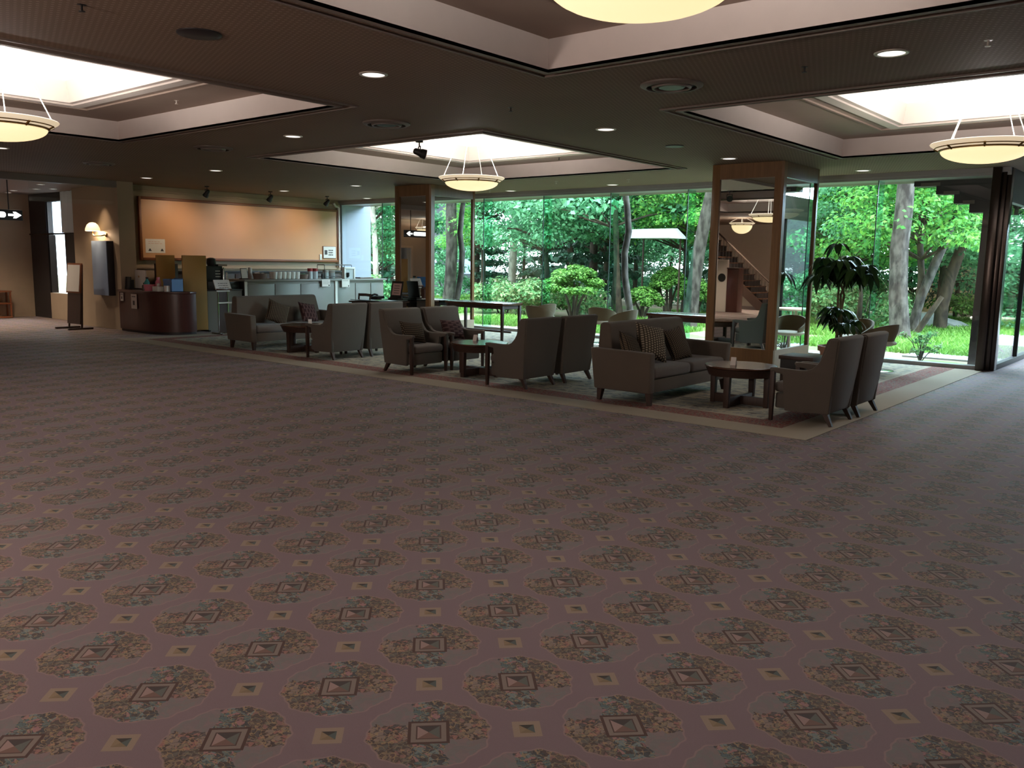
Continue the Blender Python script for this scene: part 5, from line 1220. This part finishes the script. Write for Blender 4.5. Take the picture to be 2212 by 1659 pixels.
# ------------------------------------------------------------------ light
w = bpy.data.worlds.new('world'); S.world = w; w.use_nodes = True; nt = w.node_tree
bg = nt.nodes['Background']
tc = nt.nodes.new('ShaderNodeTexCoord'); sx = nt.nodes.new('ShaderNodeSeparateXYZ'); nt.links.new(tc.outputs['Generated'], sx.inputs[0])
z = N(nt, sx.outputs[2]).max(0.)
nt.links.new(mixc(nt, z.min(1.), (.80, .91, 1.0), (.74, .88, 1.0)), bg.inputs['Color']); bg.inputs['Strength'].default_value = 8.0
sn = bpy.data.lights.new('sun', 'SUN'); sn.energy = 6.5; sn.angle = math.radians(35); sn.color = (1, .97, .9)
so = bpy.data.objects.new('sun', sn); COL.objects.link(so); so.rotation_euler = (math.radians(28), math.radians(12), 0)

S.cycles.use_denoising = True
S.cycles.max_bounces = 8; S.cycles.diffuse_bounces = 4; S.cycles.glossy_bounces = 5; S.cycles.transmission_bounces = 4; S.cycles.transparent_max_bounces = 16
S.cycles.sample_clamp_indirect = 4.0; S.cycles.caustics_reflective = False; S.cycles.caustics_refractive = False
S.view_settings.view_transform = 'Standard'; S.view_settings.look = 'None'; S.view_settings.exposure = 0.0; S.view_settings.gamma = 1.0
def fill_spot(x, y, z, e, c=(1, .84, .64), size=.08):  # spots without fixtures, added to brighten alcove, stairs and floor behind camera
    l = bpy.data.lights.new('ceiling_fill', 'SPOT'); l.energy = e; l.color = c; l.spot_size = math.radians(120); l.spot_blend = 1.; l.shadow_soft_size = size
    o = bpy.data.objects.new('ceiling_fill', l); COL.objects.link(o); o.location = (x, y, z)
for x, y, e in ((-21.3, 7.4, 300), (-22.4, 6.6, 320), (-21.0, 4.5, 200), (-19.4, 7.2, 90), (-13.5, -3.3, 900), (-10.5, -4.0, 700), (-16.5, -3.8, 800), (-2.0, -3.0, 200), (-8.5, -3.0, 200), (-13.3, .3, 500), (-6.5, -.8, 300)): fill_spot(x, y, 3.02, e)

def day_fill(loc, aim, sx, sy, e, c=(.62, .80, 1.)):  # area lamps added outside the panes to brighten the floor, no real source
    l = bpy.data.lights.new('daylight_fill', 'AREA'); l.shape = 'RECTANGLE'; l.size = sx; l.size_y = sy; l.energy = e; l.color = c
    o = bpy.data.objects.new('daylight_fill', l); COL.objects.link(o); o.location = loc
    o.rotation_euler = (Vector(aim) - Vector(loc)).to_track_quat('-Z', 'Y').to_euler()
day_fill((-9.5, 18.3, 4.4), (-9.5, 12.5, 0), 14, 1.5, 2300)
day_fill((-.6, 22.6, 3.6), (-1.6, 16.0, 0), 3.2, 1.6, 1700)

day_fill((-22.1, 10.3, 1.9), (-21.9, 7.0, 0.3), .9, 1.8, 130)

l = bpy.data.lights.new('lobby_fill', 'POINT'); l.energy = 480; l.color = (1, .86, .76); l.shadow_soft_size = .35  # unseen lamp added behind the camera to brighten near floor and ceiling
o = bpy.data.objects.new('lobby_fill', l); COL.objects.link(o); o.location = (-5.3, -2.2, 2.05)
# a wing of the building across the garden, reflected by the column mirrors
o = thing('building_wing', 'dark grey building wing reflected in the side mirrors of the columns', 'building', (6.5, 31.0, GZ))
MB().span(-5.5, 8, 0, 6, 0, 5.2).build('wall', plain('dark_render', s2l(70, 76, 84), .8), o, smooth=False)
MB().prism([(-6.2, 5.2), (8.7, 5.2), (8.2, 6.6), (-4.6, 6.6)], 'y', -.6, 6.6).build('roof', plain('slate_roof', s2l(150, 158, 172), .7), o, smooth=False)
for k in range(4): MB().span(-4.2 + k*3, -2.8 + k*3, -.03, .01, 1.0, 2.6).build('window', M['panelblue'], o, smooth=False)
